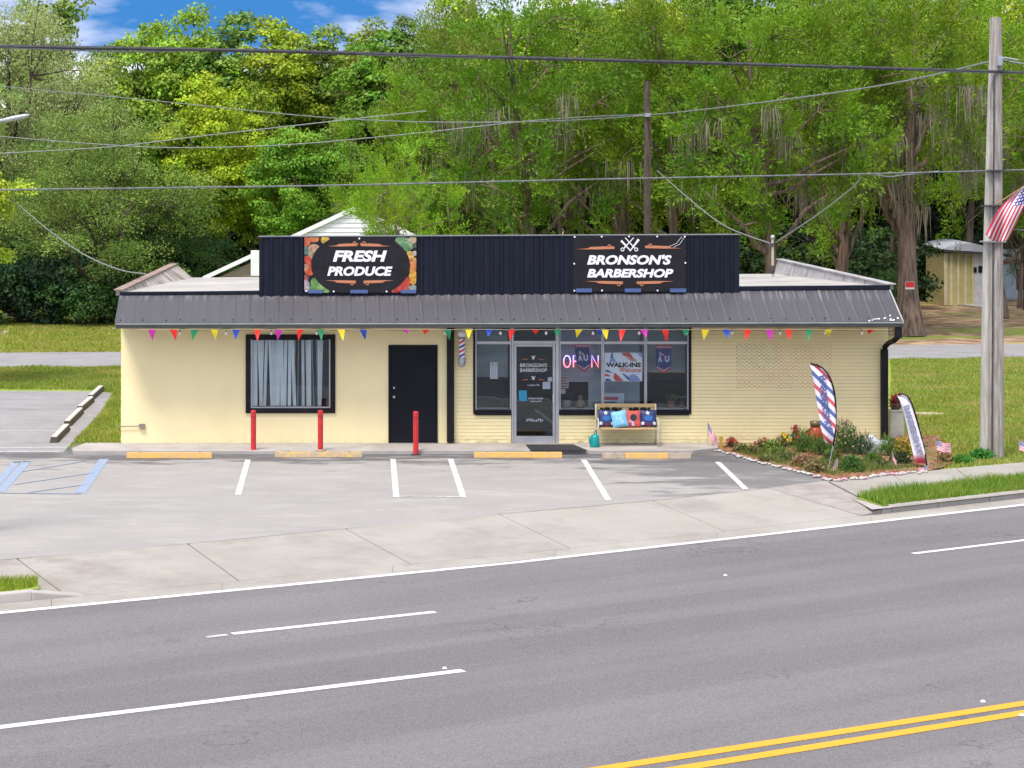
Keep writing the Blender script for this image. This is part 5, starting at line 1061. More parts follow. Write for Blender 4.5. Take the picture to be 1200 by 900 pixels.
# chips of mulch and straw, stuff
n = 5200; X_ = RNG.uniform(0, 1, (n*2, 2)); P0 = []
bx_ = [G(x, y, ZL+.02) for x, y in bedpx]; xs = [p.x for p in bx_]; ys = [p.y for p in bx_]; pa = [(p.x, p.y) for p in bx_]
def inside(x, y, pa):
    r = False; j = len(pa)-1
    for i in range(len(pa)):
        if (pa[i][1] > y) != (pa[j][1] > y) and x < (pa[j][0]-pa[i][0])*(y-pa[i][1])/(pa[j][1]-pa[i][1])+pa[i][0]: r = not r
        j = i
    return r
P0 = []
while len(P0) < n:
    x, y = random.uniform(min(xs), max(xs)), random.uniform(min(ys), max(ys))
    if inside(x, y, pa): P0.append((x, y, ZL+.02+random.random()*.02))
P0 = np.array(P0); rng = np.random.default_rng(5); V = leafcloud(n, lambda k: P0, .10, .03, rng, .1)
V[:, :, 2] = np.maximum(V[:, :, 2]*.5+ZL*.5, ZL+.018)
me = np_mesh('mulch_chips', V.reshape(-1, 3), np.arange(n*4).reshape(-1, 4), np.repeat(rng.random(n), 4)); me.materials.append(M['leaf']); o = bpy.data.objects.new('mulch_chips', me); col.objects.link(o); o.color = (.30, .17, .085, 1); tag(o, 'loose reddish mulch and straw covering the flower bed', 'mulch', None, 'stuff')
# white and pink edging stones
edge = [(838, 527), (858, 532), (880, 538.5), (905, 545), (930, 551), (955, 557.5), (976, 563), (1000, 561), (1030, 557.5), (1060, 554.5), (1088, 552.5)]
sm1 = mat('white_stone', (.52, .50, .47, 1), (.36, .34, .32, 1), 14, .8); sm2 = mat('pink_stone', (.52, .33, .39, 1), (.38, .23, .28, 1), 14, .8); rr = random.Random(2)
protos = []
for m_ in (sm1, sm2):
    for k in range(3):
        bm = bmesh.new(); bmesh.ops.create_icosphere(bm, subdivisions=2, radius=.06)
        for v in bm.verts: v.co = Vector((v.co.x*rr.uniform(.85, 1.25), v.co.y*rr.uniform(.85, 1.2), v.co.z*rr.uniform(.55, .75)))
        me = bpy.data.meshes.new('edging_stone'); bm.to_mesh(me); bm.free(); me.materials.append(m_); protos.append(me)
cnt = 0
for (a, b_) in zip(edge[:-1], edge[1:]):
    L_ = int(abs(b_[0]-a[0])/3.6)
    for k in range(L_):
        f = (k+rr.random()*.6)/L_; pk = rr.random() < .2; p = G(a[0]+(b_[0]-a[0])*f, a[1]+(b_[1]-a[1])*f+rr.uniform(-1.2, .8), ZL+.03)
        o = bpy.data.objects.new('edging_stone', protos[(3 if pk else 0)+rr.randrange(3)]); col.objects.link(o); o.location = p; s_ = rr.uniform(.45, .95); o.scale = (s_*1.2, s_, s_*rr.uniform(.8, 1.1)); o.rotation_euler = (0, 0, rr.uniform(0, 6.28))
        tag(o, 'pink painted stone in the edging of the flower bed' if pk else 'white stone in the edging of the flower bed', 'stone', 'pink edging stones' if pk else 'white edging stones')
# red urn, grey rocks, yellow marker, pedestal planter
p = G(955.5, 527, ZL); ur = thing('garden_urn', p, 'red glazed urn with an olive rim standing against the wall in the flower bed', 'urn')
t = MB(); t.lathe([(0, 0), (.10, 0), (.12, .06), (.155, .22), (.165, .36), (.14, .46), (.10, .50)], p, 20); t.build('body', mat('red_glaze', (.42, .07, .03, 1), (.20, .03, .02, 1), 4, .25, lo=.4, hi=.6), ur, smooth=True)
t = MB(); t.lathe([(.10, .50), (.12, .56), (.115, .62), (.09, .63), (.07, .55)], p, 20); t.build('rim', mat('olive_glaze', (.13, .11, .04, 1), None, 6, .3), ur, smooth=True)
t = MB(); t.tube([(p.x-.1, p.y-.06, p.z+.48), (p.x-.19, p.y-.06, p.z+.42), (p.x-.15, p.y-.05, p.z+.26)], .016, 7); t.build('handle', mat('dark_glaze', (.10, .02, .015, 1), None, 6, .3), ur, smooth=True)
p = G(845, 526, ZL); ym = thing('yellow_marker', p, 'short mustard yellow garden stake at the left corner of the bed', 'garden stake'); t = MB(); t.box(p.x-.03, p.x+.03, p.y-.01, p.y+.01, p.z, p.z+.22); t.box(p.x-.045, p.x+.045, p.y-.012, p.y+.012, p.z+.18, p.z+.27); bev(t.build('stake', mat('mustard', (.45, .28, .04, 1), None, 8, .7), ym), .006)
for (px, py, sx_, sz_, lab) in ((1022, 531, .24, .32, 'large pale grey rock in the flower bed by the corner downspout'), (1037, 530, .26, .2, 'lower white rock right of the large grey rock')):
    p = G(px, py, ZL); bm = bmesh.new(); bmesh.ops.create_icosphere(bm, subdivisions=3, radius=1); rs = random.Random(px)
    from mathutils import noise as mno
    for v in bm.verts:
        k = 1+.28*mno.noise(v.co*1.7+Vector((px, 0, 0)))+.12*mno.noise(v.co*5); v.co = Vector((v.co.x*sx_*k, v.co.y*sx_*.8*k, max(v.co.z, -.3)*sz_*k))
    me = bpy.data.meshes.new('garden_rock'); bm.to_mesh(me); bm.free(); me.materials.append(mat('grey_rock', (.52, .54, .57, 1), (.25, .27, .31, 1), 5, .85, 0, .6, 12)); o = bpy.data.objects.new('garden_rock', me); col.objects.link(o); o.location = p+Vector((0, 0, .05)); tag(o, lab, 'rock')
p = G(1049.5, 513.5, ZL); pl = thing('pedestal_planter', p, 'white pedestal planter with red flowers standing past the corner of the shop', 'planter')
wm = mat('planter_white', (.62, .60, .52, 1), None, 4, .6, dirt=.25); t = MB(); z0 = p.z
t.hexa([(p.x-.17, p.y-.15, z0), (p.x+.17, p.y-.15, z0), (p.x+.17, p.y+.15, z0), (p.x-.17, p.y+.15, z0), (p.x-.13, p.y-.12, z0+.62), (p.x+.15, p.y-.12, z0+.62), (p.x+.15, p.y+.12, z0+.62), (p.x-.13, p.y+.12, z0+.62)]); t.box(p.x-.16, p.x+.18, p.y-.15, p.y+.15, z0+.62, z0+.66); bev(t.build('pedestal', wm, pl), .012)
t = MB(); t.lathe([(0, .66), (.09, .66), (.13, .76), (.135, .80), (.10, .80), (0, .78)], (p.x, p.y, z0), 16); t.build('bowl', mat('bowl_brown', (.16, .11, .08, 1), None, 6, .6), pl, smooth=True)
rng = np.random.default_rng(8); V = leafcloud(220, lambda n: np.array([p.x, p.y, z0+.86])-np.array(p)+rng.normal(size=(n, 3))*.06, .07, .03, rng, .2); foliage_obj('flowers', V, pl, (.55, .03, .05, 1), rng)
V = leafcloud(220, lambda n: np.array([0, 0, .80])+rng.normal(size=(n, 3))*.07, .08, .03, rng, .2); foliage_obj('leaves', V, pl, (.05, .09, .03, 1), rng)
# stepping stone / bare limestone patches on the lawn
for px, py, w_, lab in ((1086, 485, .42, 'flat pale limestone patch on the lawn behind the short feather flag'), (129, 385, .6, 'pale worn strip on the far lawn left of the shop')):
    p = G(px, py, -.085); t = MB(); n = 12; rq = random.Random(px); t.slab([(p.x+math.cos(6.28*k/n)*w_*rq.uniform(.7, 1.1), p.y+math.sin(6.28*k/n)*w_*.8*rq.uniform(.7, 1.1), -.07) for k in range(n)], .05); tag(t.build('flat_stone', mat('limestone', (.50, .42, .30, 1), None, 5, .9)), lab, 'stone')

# ---- utility poles
PX, PY = SX(1166, -1.7), -1.7; gz0 = -.1; ptop = SZ(21, PY)
up = thing('utility_pole', (PX, PY, gz0), 'tall weathered grey utility pole standing right of the flower bed', 'utility pole')
t = MB(); x0 = SX(1167.5, PY-.12); x1_ = SX(1168, PY); t.tube([(x0, PY-.12, gz0), (SX(1167, PY-.1), PY-.1, 3.5), (x1_-.03, PY-.03, ptop-.6), (x1_-.03, PY-.02, ptop)], [.165, .15, .125, .122], 14); t.build('pole_shaft', M['pole2'], up, smooth=False)
t = MB(); t.tube([(SX(1156.5, PY+.12), PY+.12, gz0), (SX(1158, PY+.1), PY+.08, 3.6), (SX(1162.3, PY), PY-.0, 7.6), (SX(1163.6, PY), PY-.02, ptop-.04)], [.15, .13, .085, .06], 14); t.build('brace_shaft', M['pole'], up, smooth=False)
t = MB(); t.tube([(SX(1161.3, PY-.2), PY-.27, gz0), (SX(1162.6, PY-.2), PY-.25, 3.5), (SX(1165, PY-.2), PY-.2, 8)], .016, 6); t.build('ground_wire', M['cable'], up)
for zz, nm in ((241, 'band'), (200, 'band'), (283, 'band'), (84, 'band')):
    t = MB(); z = SZ(zz, PY); xa_ = SX(1152.5+(241-zz)*.03+(5 if zz < 100 else 0), PY); xb_ = SX(1174, PY); t.box(xa_, xb_, PY-.30 if zz > 150 else PY-.2, PY+.2, z-.015, z+.015); t.build('band', M['cable'] if zz != 283 else M['steel'], up)
t = MB(); z = SZ(70, PY); t.tube([(PX+.02, PY-.2, z), (PX+.12, PY-.3, z+.02), (SX(1188, PY), PY-.3, z-.03)], .02, 6); t.box(PX-.02, PX+.08, PY-.26, PY-.12, z-.14, z+.06); t.build('insulator_bracket', M['steel'], up)
# big flag on a staff from the pole
fr_ = thing('us_flag', S(1168, 236, PY-.25), 'large US flag hanging from a slanted staff on the utility pole', 'flag')
t = MB(); t.tube([S(1168, 239, PY-.25), S(1196, 221, PY-.6), S(1222, 204, PY-.9)], .014, 8); t.build('staff', M['wood'], fr_)
def fnb(u, v):
    a, b_ = Vector((1216, 208)), Vector((1186, 229)); top_ = a.lerp(b_, v)
    mid = Vector((1199, 247)).lerp(Vector((1168, 244)), v); end = Vector((1181, 281)).lerp(Vector((1155, 274)), v)
    end.y += 6*math.sin(v*3.0)
    p = top_*(1-u)**2+mid*2*u*(1-u)+end*u*u
    return S(p.x, p.y, PY-.75+.18*math.sin(v*9+u*3)*u+.06*math.sin(u*8))
us_flag(fr_, fnb, 30, True)
# distant wooden pole behind the shop
p = Vector((SX(759, 30), 30, -.1)); wp = thing('wooden_pole', p, 'dark brown wooden pole rising behind the sign parapet among the trees', 'utility pole')
t = MB(); t.tube([p, (SX(758.3, 30), 30, SZ(95, 30))], [.15, .11], 12); t.build('pole_shaft', M['bark'], wp); t = MB(); t.box(SX(755, 30), SX(762, 30), 29.8, 30.1, SZ(137, 30), SZ(133, 30)); t.build('bracket', M['steel'], wp)
# wires
def wire(name, pts, r, m, label, ext=(1, 1), n=1):
    P = [S(a, b, d-D) for a, b, d in pts]
    if ext[0]: P = [P[0]+(P[0]-P[1]).normalized()*9]+P
    if ext[1]: P = P+[P[-1]+(P[-1]-P[-2]).normalized()*9]
    Q = []                                    # Catmull-Rom so that it hangs smoothly
    for i in range(len(P)-1):
        p0, p1, p2, p3 = P[max(i-1, 0)], P[i], P[i+1], P[min(i+2, len(P)-1)]
        for k in range(8):
            f = k/8; Q.append(.5*((2*p1)+(p2-p0)*f+(2*p0-5*p1+4*p2-p3)*f*f+(3*p1-p0-3*p2+p3)*f**3))
    Q.append(P[-1]); t = MB(); t.tube(Q, r, 6); o = t.build(name, M[m]); return tag(o, label, 'wire', 'overhead wires')
wire('overhead_cable', [(0, 54.5, 31.7), (300, 59.5, 34), (500, 65, 35.8), (800, 73, 38.5), (1165, 84, 42.1), (1200, 85.2, 42.4)], .036, 'cable', 'thick dark overhead cable crossing the top of the picture')
wire('overhead_cable', [(0, 55.6, 31.68), (150, 60.6, 32.8), (300, 59.0, 33.98), (500, 66.3, 35.78), (800, 72.2, 38.48), (1165, 85.5, 42.08), (1200, 86, 42.38)], .012, 'wire', 'thin pale lashing wire wound along the thick overhead cable')
wire('overhead_cable', [(0, 222.5, 31.7), (200, 220, 33.2), (400, 217, 34.8), (700, 210, 37.6), (1000, 204, 40.5), (1165, 200, 42.2), (1200, 199, 42.5)], .017, 'wire', 'pale cable crossing the middle of the trees just above the sign parapet')
wire('overhead_cable', [(1018, 203, 40.7), (1040, 207, 40.9), (1060, 205, 41.1), (1100, 200.6, 41.6)], .016, 'wire', 'short pale slack loop below the middle cable near the pole', (0, 0))
wire('overhead_cable', [(0, 101, 90), (180, 118, 84), (400, 139, 76), (600, 143, 68), (758, 135, 74), (917, 117, 58), (1050, 97, 50), (1165, 71, 42.2)], .022, 'wire', 'thin sagging wire from the upper left passing the wooden pole to the utility pole', (1, 0))
wire('overhead_cable', [(0, 180, 70), (130, 172, 70), (240, 159, 70), (400, 141, 70), (500, 130, 70)], .020, 'wire', 'thin wire rising from the left edge toward the middle of the trees', (1, 0))
wire('overhead_cable', [(0, 160, 62), (100, 168, 62), (200, 173, 62), (330, 170, 62), (470, 158, 62), (640, 140, 62), (758, 134, 66)], .018, 'wire', 'thin wire dipping over the left trees and climbing to the wooden pole', (1, 0))
wire('overhead_cable', [(20, 239, 60), (60, 272, 57), (100, 299, 54), (140, 316, 50), (171, 321, 47)], .018, 'wire', 'slack wire dropping to the left corner of the roof', (1, 0))
wire('overhead_cable', [(909, 284, 53), (960, 250, 48), (1003, 216, 42), (1006, 205, 40.6)], .016, 'wire', 'service drop wire rising from the roof mast to the middle cable', (0, 0))
wire('overhead_cable', [(905, 286, 53), (850, 265, 60), (810, 235, 66), (770, 200, 74)], .018, 'wire', 'thin wire slanting up left from the roof mast into the trees', (0, 0))
wire('overhead_cable', [(1174, 70, 42.2), (1188, 73, 41.9), (1215, 77, 41.3)], .022, 'wire', 'short pale wire leaving the pole top toward the right edge', (0, 1))
wire('overhead_cable', [(1176, 270, 42), (1190, 269, 41.8), (1215, 271, 41.4)], .014, 'wire', 'thin wire right of the pole below the large flag', (0, 1))
t = MB(); xm, ym_ = SX(905.5, 9), 9; t.tube([(xm, ym_, 3.3), (xm, ym_, SZ(278, ym_))], .035, 8); ma = thing('roof_mast', (xm, ym_, 3.35), 'short pale service mast at the back right of the flat roof', 'mast'); t.build('conduit', mat('mast_pale', (.46, .42, .33, 1), None, 5, .6), ma)
t = MB(); t.lathe([(.05, 0), (.06, .05), (.04, .1), (.0, .11)], (xm, ym_, SZ(280, ym_)), 10); t.build('weather_head', M['steel'], ma, smooth=True); t = MB(); t.box(xm-.1, xm+.02, ym_-.05, ym_+.05, SZ(289, ym_), SZ(285, ym_)); t.lathe([(.045, .0), (.05, .2), (.04, .22)], (xm, ym_, 3.45), 10); t.build('bracket', M['cable'], ma)
# street lamp reaching in from the left
Ys = -12; sx_ = SX(-45, Ys); lp = thing('street_lamp', (sx_, Ys, -.1), 'grey street lamp arm with a slim head at the left edge of the picture', 'street lamp')
t = MB(); t.tube([(sx_, Ys, -.1), (sx_, Ys, SZ(150, Ys))], [.1, .07], 12); t.build('post', M['steel'], lp); t = MB(); t.tube([S(-45, 152, Ys), S(-20, 146, Ys), S(3, 140.5, Ys)], .022, 8); t.build('arm', M['steel'], lp)
hA, hB = S(0, 142, Ys), S(35, 134.5, Ys); t = MB(); t.tube([hA, hA.lerp(hB, .15), hA.lerp(hB, .45), hA.lerp(hB, .85), hB], [.02, .035, .042, .03, .01], 10); o = t.build('lamp_head', mat('lamp_head', (.50, .52, .53, 1), None, 5, .4, .2), lp, smooth=True)
# house behind the shop
Yh = 19.0
def HX(px): return SX(px, Yh)
def HZ(py): return SZ(py, Yh)
hs_ = thing('white_roof_house', (HX(425), Yh+3, -.1), 'house with a white metal gable roof showing behind the left side of the sign parapet', 'house')
ap_x, ap_z, le_x, le_z, re_x = HX(414), HZ(246), HX(238), HZ(327.5), HX(590)
t = MB(); t.add([(le_x+.35, Yh, -.1), (re_x-.35, Yh, -.1), (re_x-.35, Yh+9, -.1), (le_x+.35, Yh+9, -.1), (le_x+.35, Yh, le_z), (re_x-.35, Yh, le_z), (re_x-.35, Yh+9, le_z), (le_x+.35, Yh+9, le_z)], [(0, 1, 5, 4), (1, 2, 6, 5), (2, 3, 7, 6), (3, 0, 4, 7)]); t.build('wall', M['tan'], hs_)
t = MB(); t.add([(le_x+.35, Yh+.02, le_z), (re_x-.35, Yh+.02, le_z), (ap_x, Yh+.02, ap_z-.15)], [(0, 1, 2)])
o = t.build('gable_wall', M['tan'], hs_); k = 0
for i in range(22):                           # clapboards of the upper gable
    z0 = HZ(300)+i*.15; z1 = z0+.14; f = lambda z: (ap_z-.04-z)/(ap_z-le_z)
    if f(z1) <= .02: break
    a0, a1 = ap_x-(ap_x-le_x)*f(z0), ap_x-(ap_x-le_x)*f(z1); b0, b1 = ap_x+(re_x-ap_x)*f(z0), ap_x+(re_x-ap_x)*f(z1)
    t = MB(); t.hexa([(a0, Yh-.13, z0), (b0, Yh-.13, z0), (b0, Yh+.015, z0), (a0, Yh+.015, z0), (a1, Yh-.115, z1), (b1, Yh-.115, z1), (b1, Yh+.015, z1), (a1, Yh+.015, z1)]); t.build('clapboard', M['white'], hs_)
for sg, ex in ((-1, le_x), (1, re_x)):
    t = MB(); t.hexa([(ex, Yh-.16, le_z), (ap_x, Yh-.16, ap_z), (ap_x, Yh+9.3, ap_z), (ex, Yh+9.3, le_z), (ex, Yh-.16, le_z+.1), (ap_x, Yh-.16, ap_z+.11), (ap_x, Yh+9.3, ap_z+.11), (ex, Yh+9.3, le_z+.1)] if sg < 0 else [(ap_x+.001, Yh-.16, ap_z), (ex, Yh-.16, le_z), (ex, Yh+9.3, le_z), (ap_x+.001, Yh+9.3, ap_z), (ap_x+.001, Yh-.16, ap_z+.11), (ex, Yh-.16, le_z+.1), (ex, Yh+9.3, le_z+.1), (ap_x+.001, Yh+9.3, ap_z+.11)]); t.build('roof', M['siding'], hs_)
    t = MB(); t.hexa([(ex, Yh-.21, le_z-.04), (ap_x+.0, Yh-.21, ap_z-.04), (ap_x, Yh-.162, ap_z-.04), (ex, Yh-.162, le_z-.04), (ex, Yh-.21, le_z+.10), (ap_x, Yh-.21, ap_z+.11), (ap_x, Yh-.162, ap_z+.11), (ex, Yh-.162, le_z+.10)]); t.build('barge_board', M['white'], hs_)
t = MB(); t.box(HX(296), HX(312), Yh-.9, Yh-.5, HZ(322), HZ(293)); t.build('gutter_box', M['white'], hs_)
# yellow shed and pale house at the right
Yd = 64.0
def DX(px): return SX(px, Yd)
def DZ(py): return SZ(py, Yd)
shd = thing('yellow_shed', (DX(1135), Yd+1.5, -.1), 'yellow board shed with grey door and pale curved roof left of the pole', 'shed')
t = MB(); t.add([(DX(1106), Yd, -.1), (DX(1175), Yd, -.1), (DX(1175), Yd+3.5, -.1), (DX(1106), Yd+3.5, -.1), (DX(1106), Yd, DZ(296)), (DX(1175), Yd, DZ(298)), (DX(1175), Yd+3.5, DZ(294)), (DX(1106), Yd+3.5, DZ(294))], [(0, 1, 5, 4), (1, 2, 6, 5), (2, 3, 7, 6), (3, 0, 4, 7)]); t.build('wall', mat('yellow_boards', (.42, .36, .16, 1), None, 3, .8, stretch=(4, 1, 1)), shd)
for a, b_ in ((1106, 1110), (1113, 1116), (1121.5, 1124), (1130, 1132.5), (1139, 1141.5)):
    t = MB(); t.box(DX(a), DX(b_), Yd-.05, Yd-.002, -.05, DZ(297.5)); t.build('batten', mat('pale_board', (.52, .47, .30, 1), None, 3, .8), shd)
t = MB(); t.box(DX(1141.6), DX(1174), Yd-.06, Yd-.002, -.05, DZ(297.8)); gw = t.build('door', mat('grey_board', (.50, .50, .53, 1), None, 3, .7), shd)
t = MB(); t.box(DX(1140.5), DX(1144), Yd-.09, Yd-.061, DZ(319.5), DZ(313)); t.box(DX(1146), DX(1151), Yd-.09, Yd-.061, DZ(319.5), DZ(311.5)); t.build('window', M['black'], shd)
t = MB(); n = 14; pr = [(DX(1103)+(DX(1180)-DX(1103))*k/n, DZ(292)-(DZ(292)-DZ(297.5))*k/n+(.42)*math.sin(PI*min(1, k/n*1.15))**.8) for k in range(n+1)]
vs = [(x, Yd-.3, z) for x, z in pr]+[(x, Yd+3.8, z+.2) for x, z in pr]; t.add(vs, [(k, k+1, k+n+2, k+n+1) for k in range(n)]+[tuple(range(n, -1, -1))]); o = t.build('roof', mat('pale_roof', (.46, .49, .56, 1), None, 3, .5), shd)
t = MB(); t.hexa([(DX(1103), Yd-.35, DZ(294.5)), (DX(1180), Yd-.35, DZ(300)), (DX(1180), Yd-.301, DZ(300)), (DX(1103), Yd-.301, DZ(294.5)), (DX(1103), Yd-.35, DZ(292.5)), (DX(1180), Yd-.35, DZ(298)), (DX(1180), Yd-.301, DZ(298)), (DX(1103), Yd-.301, DZ(292.5))]); t.build('eave', M['dark'], shd)
t = MB(); t.slab([G(1111, 354.5, .02), G(1165, 361.5, .02), G(1165, 359.5, .02), G(1111, 352.6, .02)], .12); tag(t.build('timber_step', M['concrete']), 'long pale timber lying on the ground in front of the yellow shed', 'timber')
p = G(1098, 347, -.1); t = MB(); t.lathe([(.0, 0), (.62, 0), (.66, .12), (.60, .34), (.5, .36), (.45, .2)], (0, 0, 0), 18); t.v = [(v[0]*1.3+p.x, v[1]*.8+p.y, v[2]+p.z) for v in t.v]; tag(t.build('black_tub', M['rubber'], None, True), 'black round tub on the ground left of the yellow shed', 'tub')
Yp = 72.0; ph = thing('pale_house', (SX(1205, Yp), Yp, -.1), 'pale blue clapboard house at the right edge beyond the pole', 'house')
t = MB(); t.box(SX(1172, Yp), SX(1290, Yp), Yp, Yp+6, -.1, SZ(300, Yp)); t.build('wall', M['interior'], ph)
for i in range(17):
    z0 = -.05+i*.17; t = MB(); t.box(SX(1171.5, Yp), SX(1291, Yp), Yp-.03, Yp-.002, z0, z0+.155); t.build('clapboard', mat('pale_blue_siding', (.42, .50, .54, 1), None, 3, .6) if i == 0 else bpy.data.materials['pale_blue_siding'], ph)
t = MB(); t.box(SX(1191, Yp), SX(1204, Yp), Yp-.06, Yp-.031, SZ(340, Yp), SZ(315, Yp)); t.build('window', M['dark'], ph)
t = MB(); t.slab([(SX(1166, Yp), Yp-.5, SZ(301, Yp)), (SX(1300, Yp), Yp-.5, SZ(301, Yp)), (SX(1300, Yp), Yp+3, SZ(285, Yp)), (SX(1166, Yp), Yp+3, SZ(285, Yp))], .12); t.build('roof', M['steel'], ph)

# ================================================================ trees
def norm(v): return v/np.maximum(np.linalg.norm(v, axis=1)[:, None], 1e-9)
def tree_proto(kind, seed, h, R, base=.25, nclump=110, leaves=210, lsize=.2, trunk_r=.22, crad=(.6, 1.1), shape=1.0, moss=0, lean=0., bark='bark', bend=.0, fork=False):
    """meshes for one tree kind: (trunk, crown, moss), origin at the foot"""
    rng = np.random.default_rng(seed); rr = random.Random(seed)
    # clump centres in an egg-shaped crown, biased outward
    v = norm(rng.normal(size=(nclump, 3))); rad = rng.random(nclump)**.42; c0 = h*(base+(1-base)*.5); hz = h*(1-base)*.5
    lump = 1+.22*np.sin(v[:, 0]*5+seed)*np.cos(v[:, 2]*4+seed*2)
    C = v*rad[:, None]*lump[:, None]*np.array([R, R, hz]); tz = (C[:, 2]+hz)/(2*hz); wd = np.clip(1-shape*np.maximum(tz-.55, 0)*.9, .3, 1)*np.clip(.55+tz*1.4, .4, 1)
    C[:, 0] *= wd; C[:, 1] *= wd; C[:, 2] += c0; C[:, 0] += lean*C[:, 2]
    # trunk and limbs
    t = MB(); npt = 9; ph_ = rr.uniform(0, 6); top = h*.86
    def tp(f): return Vector((lean*top*f+bend*math.sin(f*3+ph_)*.5-bend*math.sin(ph_)*.5, bend*.5*math.sin(f*4+ph_*2)-bend*.5*math.sin(ph_*2), top*f))
    t.tube([tp(k/(npt-1)) for k in range(npt)], [trunk_r*(1.35 if k == 0 else 1)*(1-.85*k/(npt-1)) for k in range(npt)], 9, cap=False)
    order = rng.permutation(nclump); nl = min(22, nclump); limbs = []
    for q in order[:nl]:
        e = Vector(C[q]); f0 = min(max((e.z-R*.55*rr.uniform(.6, 1.1))/top, base*.7), .9); s0 = tp(f0); m1 = s0.lerp(e, .5)+Vector((rr.uniform(-.3, .3), rr.uniform(-.3, .3), rr.uniform(-.1, .5)*R*.25)); pts = [s0, s0.lerp(m1, .55)+Vector((0, 0, -.05*R)), m1, m1.lerp(e, .6), e]
        r0 = trunk_r*(1-.8*f0)*.5; t.tube(pts, [r0, r0*.8, r0*.6, r0*.4, r0*.18], 6, cap=False); limbs += [m1, m1.lerp(e, .5), e]
    LA = np.array([tuple(p) for p in limbs])
    for q in order[nl:]:
        d = np.linalg.norm(LA-C[q], axis=1); k = int(np.argmin(d)); a = Vector(LA[k]); e = Vector(C[q]); m1 = a.lerp(e, .5)+Vector((rr.uniform(-.15, .15), rr.uniform(-.15, .15), .12)); t.tube([a, m1, e], [.035, .025, .01], 4, cap=False)
    off = t.v; trunk = bpy.data.meshes.new('trunk'); trunk.from_pydata(off, [], t.f); trunk.materials.append(M[bark]); trunk.polygons.foreach_set('use_smooth', [True]*len(trunk.polygons)); trunk.update()
    # leaves on clumps
    cr_ = rng.uniform(crad[0], crad[1], nclump); Vs, Ts = [], []
    for q in range(nclump):
        n = int(leaves*(cr_[q]/crad[1])**2*rng.uniform(.7, 1.2)); u = norm(rng.normal(size=(n, 3)))
        tone = rng.uniform(-.34, .30)
        if kind == 'broad':
            u[:, 2] = np.where(u[:, 2] < -.35, -u[:, 2]*.6, u[:, 2]); rd = rng.uniform(.62, 1.05, n)[:, None]; bumps = 1+.22*np.sin(u[:, 0]*7+q)[:, None]*np.cos(u[:, 1]*6+q*2)[:, None]
            p = C[q]+u*rd*bumps*cr_[q]*np.array([1, 1, .72]); nr = norm(u+rng.normal(size=(n, 3))*.55+np.array([0, 0, .35])); a = rng.normal(size=(n, 3)); d = norm(np.cross(nr, a)); wv = np.cross(nr, d); l = lsize*rng.uniform(.6, 1.25, n)[:, None]; wi = l*.75
        elif kind == 'feather':
            out = C[q]-np.array([lean*C[q][2], 0, C[q][2]*.9]); out = out/(np.linalg.norm(out)+1e-6)
            nt_ = 9; tips = norm(rng.normal(size=(nt_, 3))*.75+out+np.array([0, 0, .25])); ti = rng.integers(0, nt_, n); s_ = rng.random(n)[:, None]
            p = C[q]+tips[ti]*s_*cr_[q]*1.35+u*.17*cr_[q]*(1.25-s_)*1.3; d = norm(tips[ti]+u*.75+np.array([0, 0, .15])); wv = norm(np.cross(d, rng.normal(size=(n, 3)))); l = lsize*rng.uniform(.6, 1.5, n)[:, None]; wi = l*.34
        else:                                  # 'grey': fine drooping foliage
            rd = rng.random(n)[:, None]**.33; u[:, 2] = np.where(u[:, 2] < -.4, -u[:, 2]*.7, u[:, 2]); p = C[q]+u*rd*cr_[q]*np.array([1.15, 1.15, .75]); d = norm(u*.8+rng.normal(size=(n, 3))*.6+np.array([0, 0, -.15])); wv = norm(np.cross(d, rng.normal(size=(n, 3)))); l = lsize*rng.uniform(.6, 1.3, n)[:, None]; wi = l*.42
        V = np.stack([p, p+d*l*.5+wv*wi*.5, p+d*l, p+d*l*.5-wv*wi*.5], 1); Vs.append(V); Ts.append(np.clip(rng.normal(.5+tone, .2, n), 0, 1))
    V = np.concatenate(Vs); T = np.concatenate(Ts); n = len(V); crown = np_mesh('crown', V.reshape(-1, 3), np.arange(n*4).reshape(-1, 4), np.repeat(T, 4)); crown.materials.append(M['leaf'])
    mo = None
    if moss:
        b = []; 
        for k in range(moss):
            q = order[rng.integers(0, nclump)]; 
            if C[q][2] > h*.66: continue
            for j in range(44):
                p = C[q]+rng.normal(size=3)*np.array([.42, .42, .16])*cr_[q]; L_ = rng.uniform(.3, 1.7); wv = np.array([math.cos(j*1.3), math.sin(j*1.3), 0])*.03; sway = rng.normal(size=3)*.06*np.array([1, 1, 0])
                b.append([p-wv*.6, p+wv*.6, p+sway+wv*.9-np.array([0, 0, L_*.5]), p+sway*2-np.array([0, 0, L_])])
        b = np.array(b); mo = np_mesh('hanging_moss', b.reshape(-1, 3), np.arange(len(b)*4).reshape(-1, 4)); mo.materials.append(M['moss'])
    return trunk, crown, mo
PT = {}
for k, sd_ in (('bA', 1), ('bB', 2), ('bC', 3)): PT[k] = tree_proto('broad', sd_, 15, 3.1, .30, 115, 340, .20, .2, (.6, 1.15), 1.0, bend=.5)
PT['bD'] = tree_proto('broad', 9, 15, 2.3, .3, 85, 300, .19, .16, (.45, .9), 1.1, bend=.4)
for k, sd_ in (('gA', 4), ('gB', 5)): PT[k] = tree_proto('grey', sd_, 11, 4.6, .06, 150, 800, .115, .3, (.6, 1.3), .6, bend=.5)
for k, sd_ in (('cA', 6), ('cB', 7), ('cC', 8)): PT[k] = tree_proto('feather', sd_, 15, 4.9, .2, 118, 900, .155, .36, (.55, 1.45), .5, moss=24, bark='bark_red', bend=.8)
PT['sA'] = tree_proto('broad', 21, 3.4, 2.1, .0, 60, 170, .16, .07, (.4, .75), .4); PT['sB'] = tree_proto('broad', 22, 3.4, 2.3, .0, 60, 170, .18, .07, (.4, .8), .4)
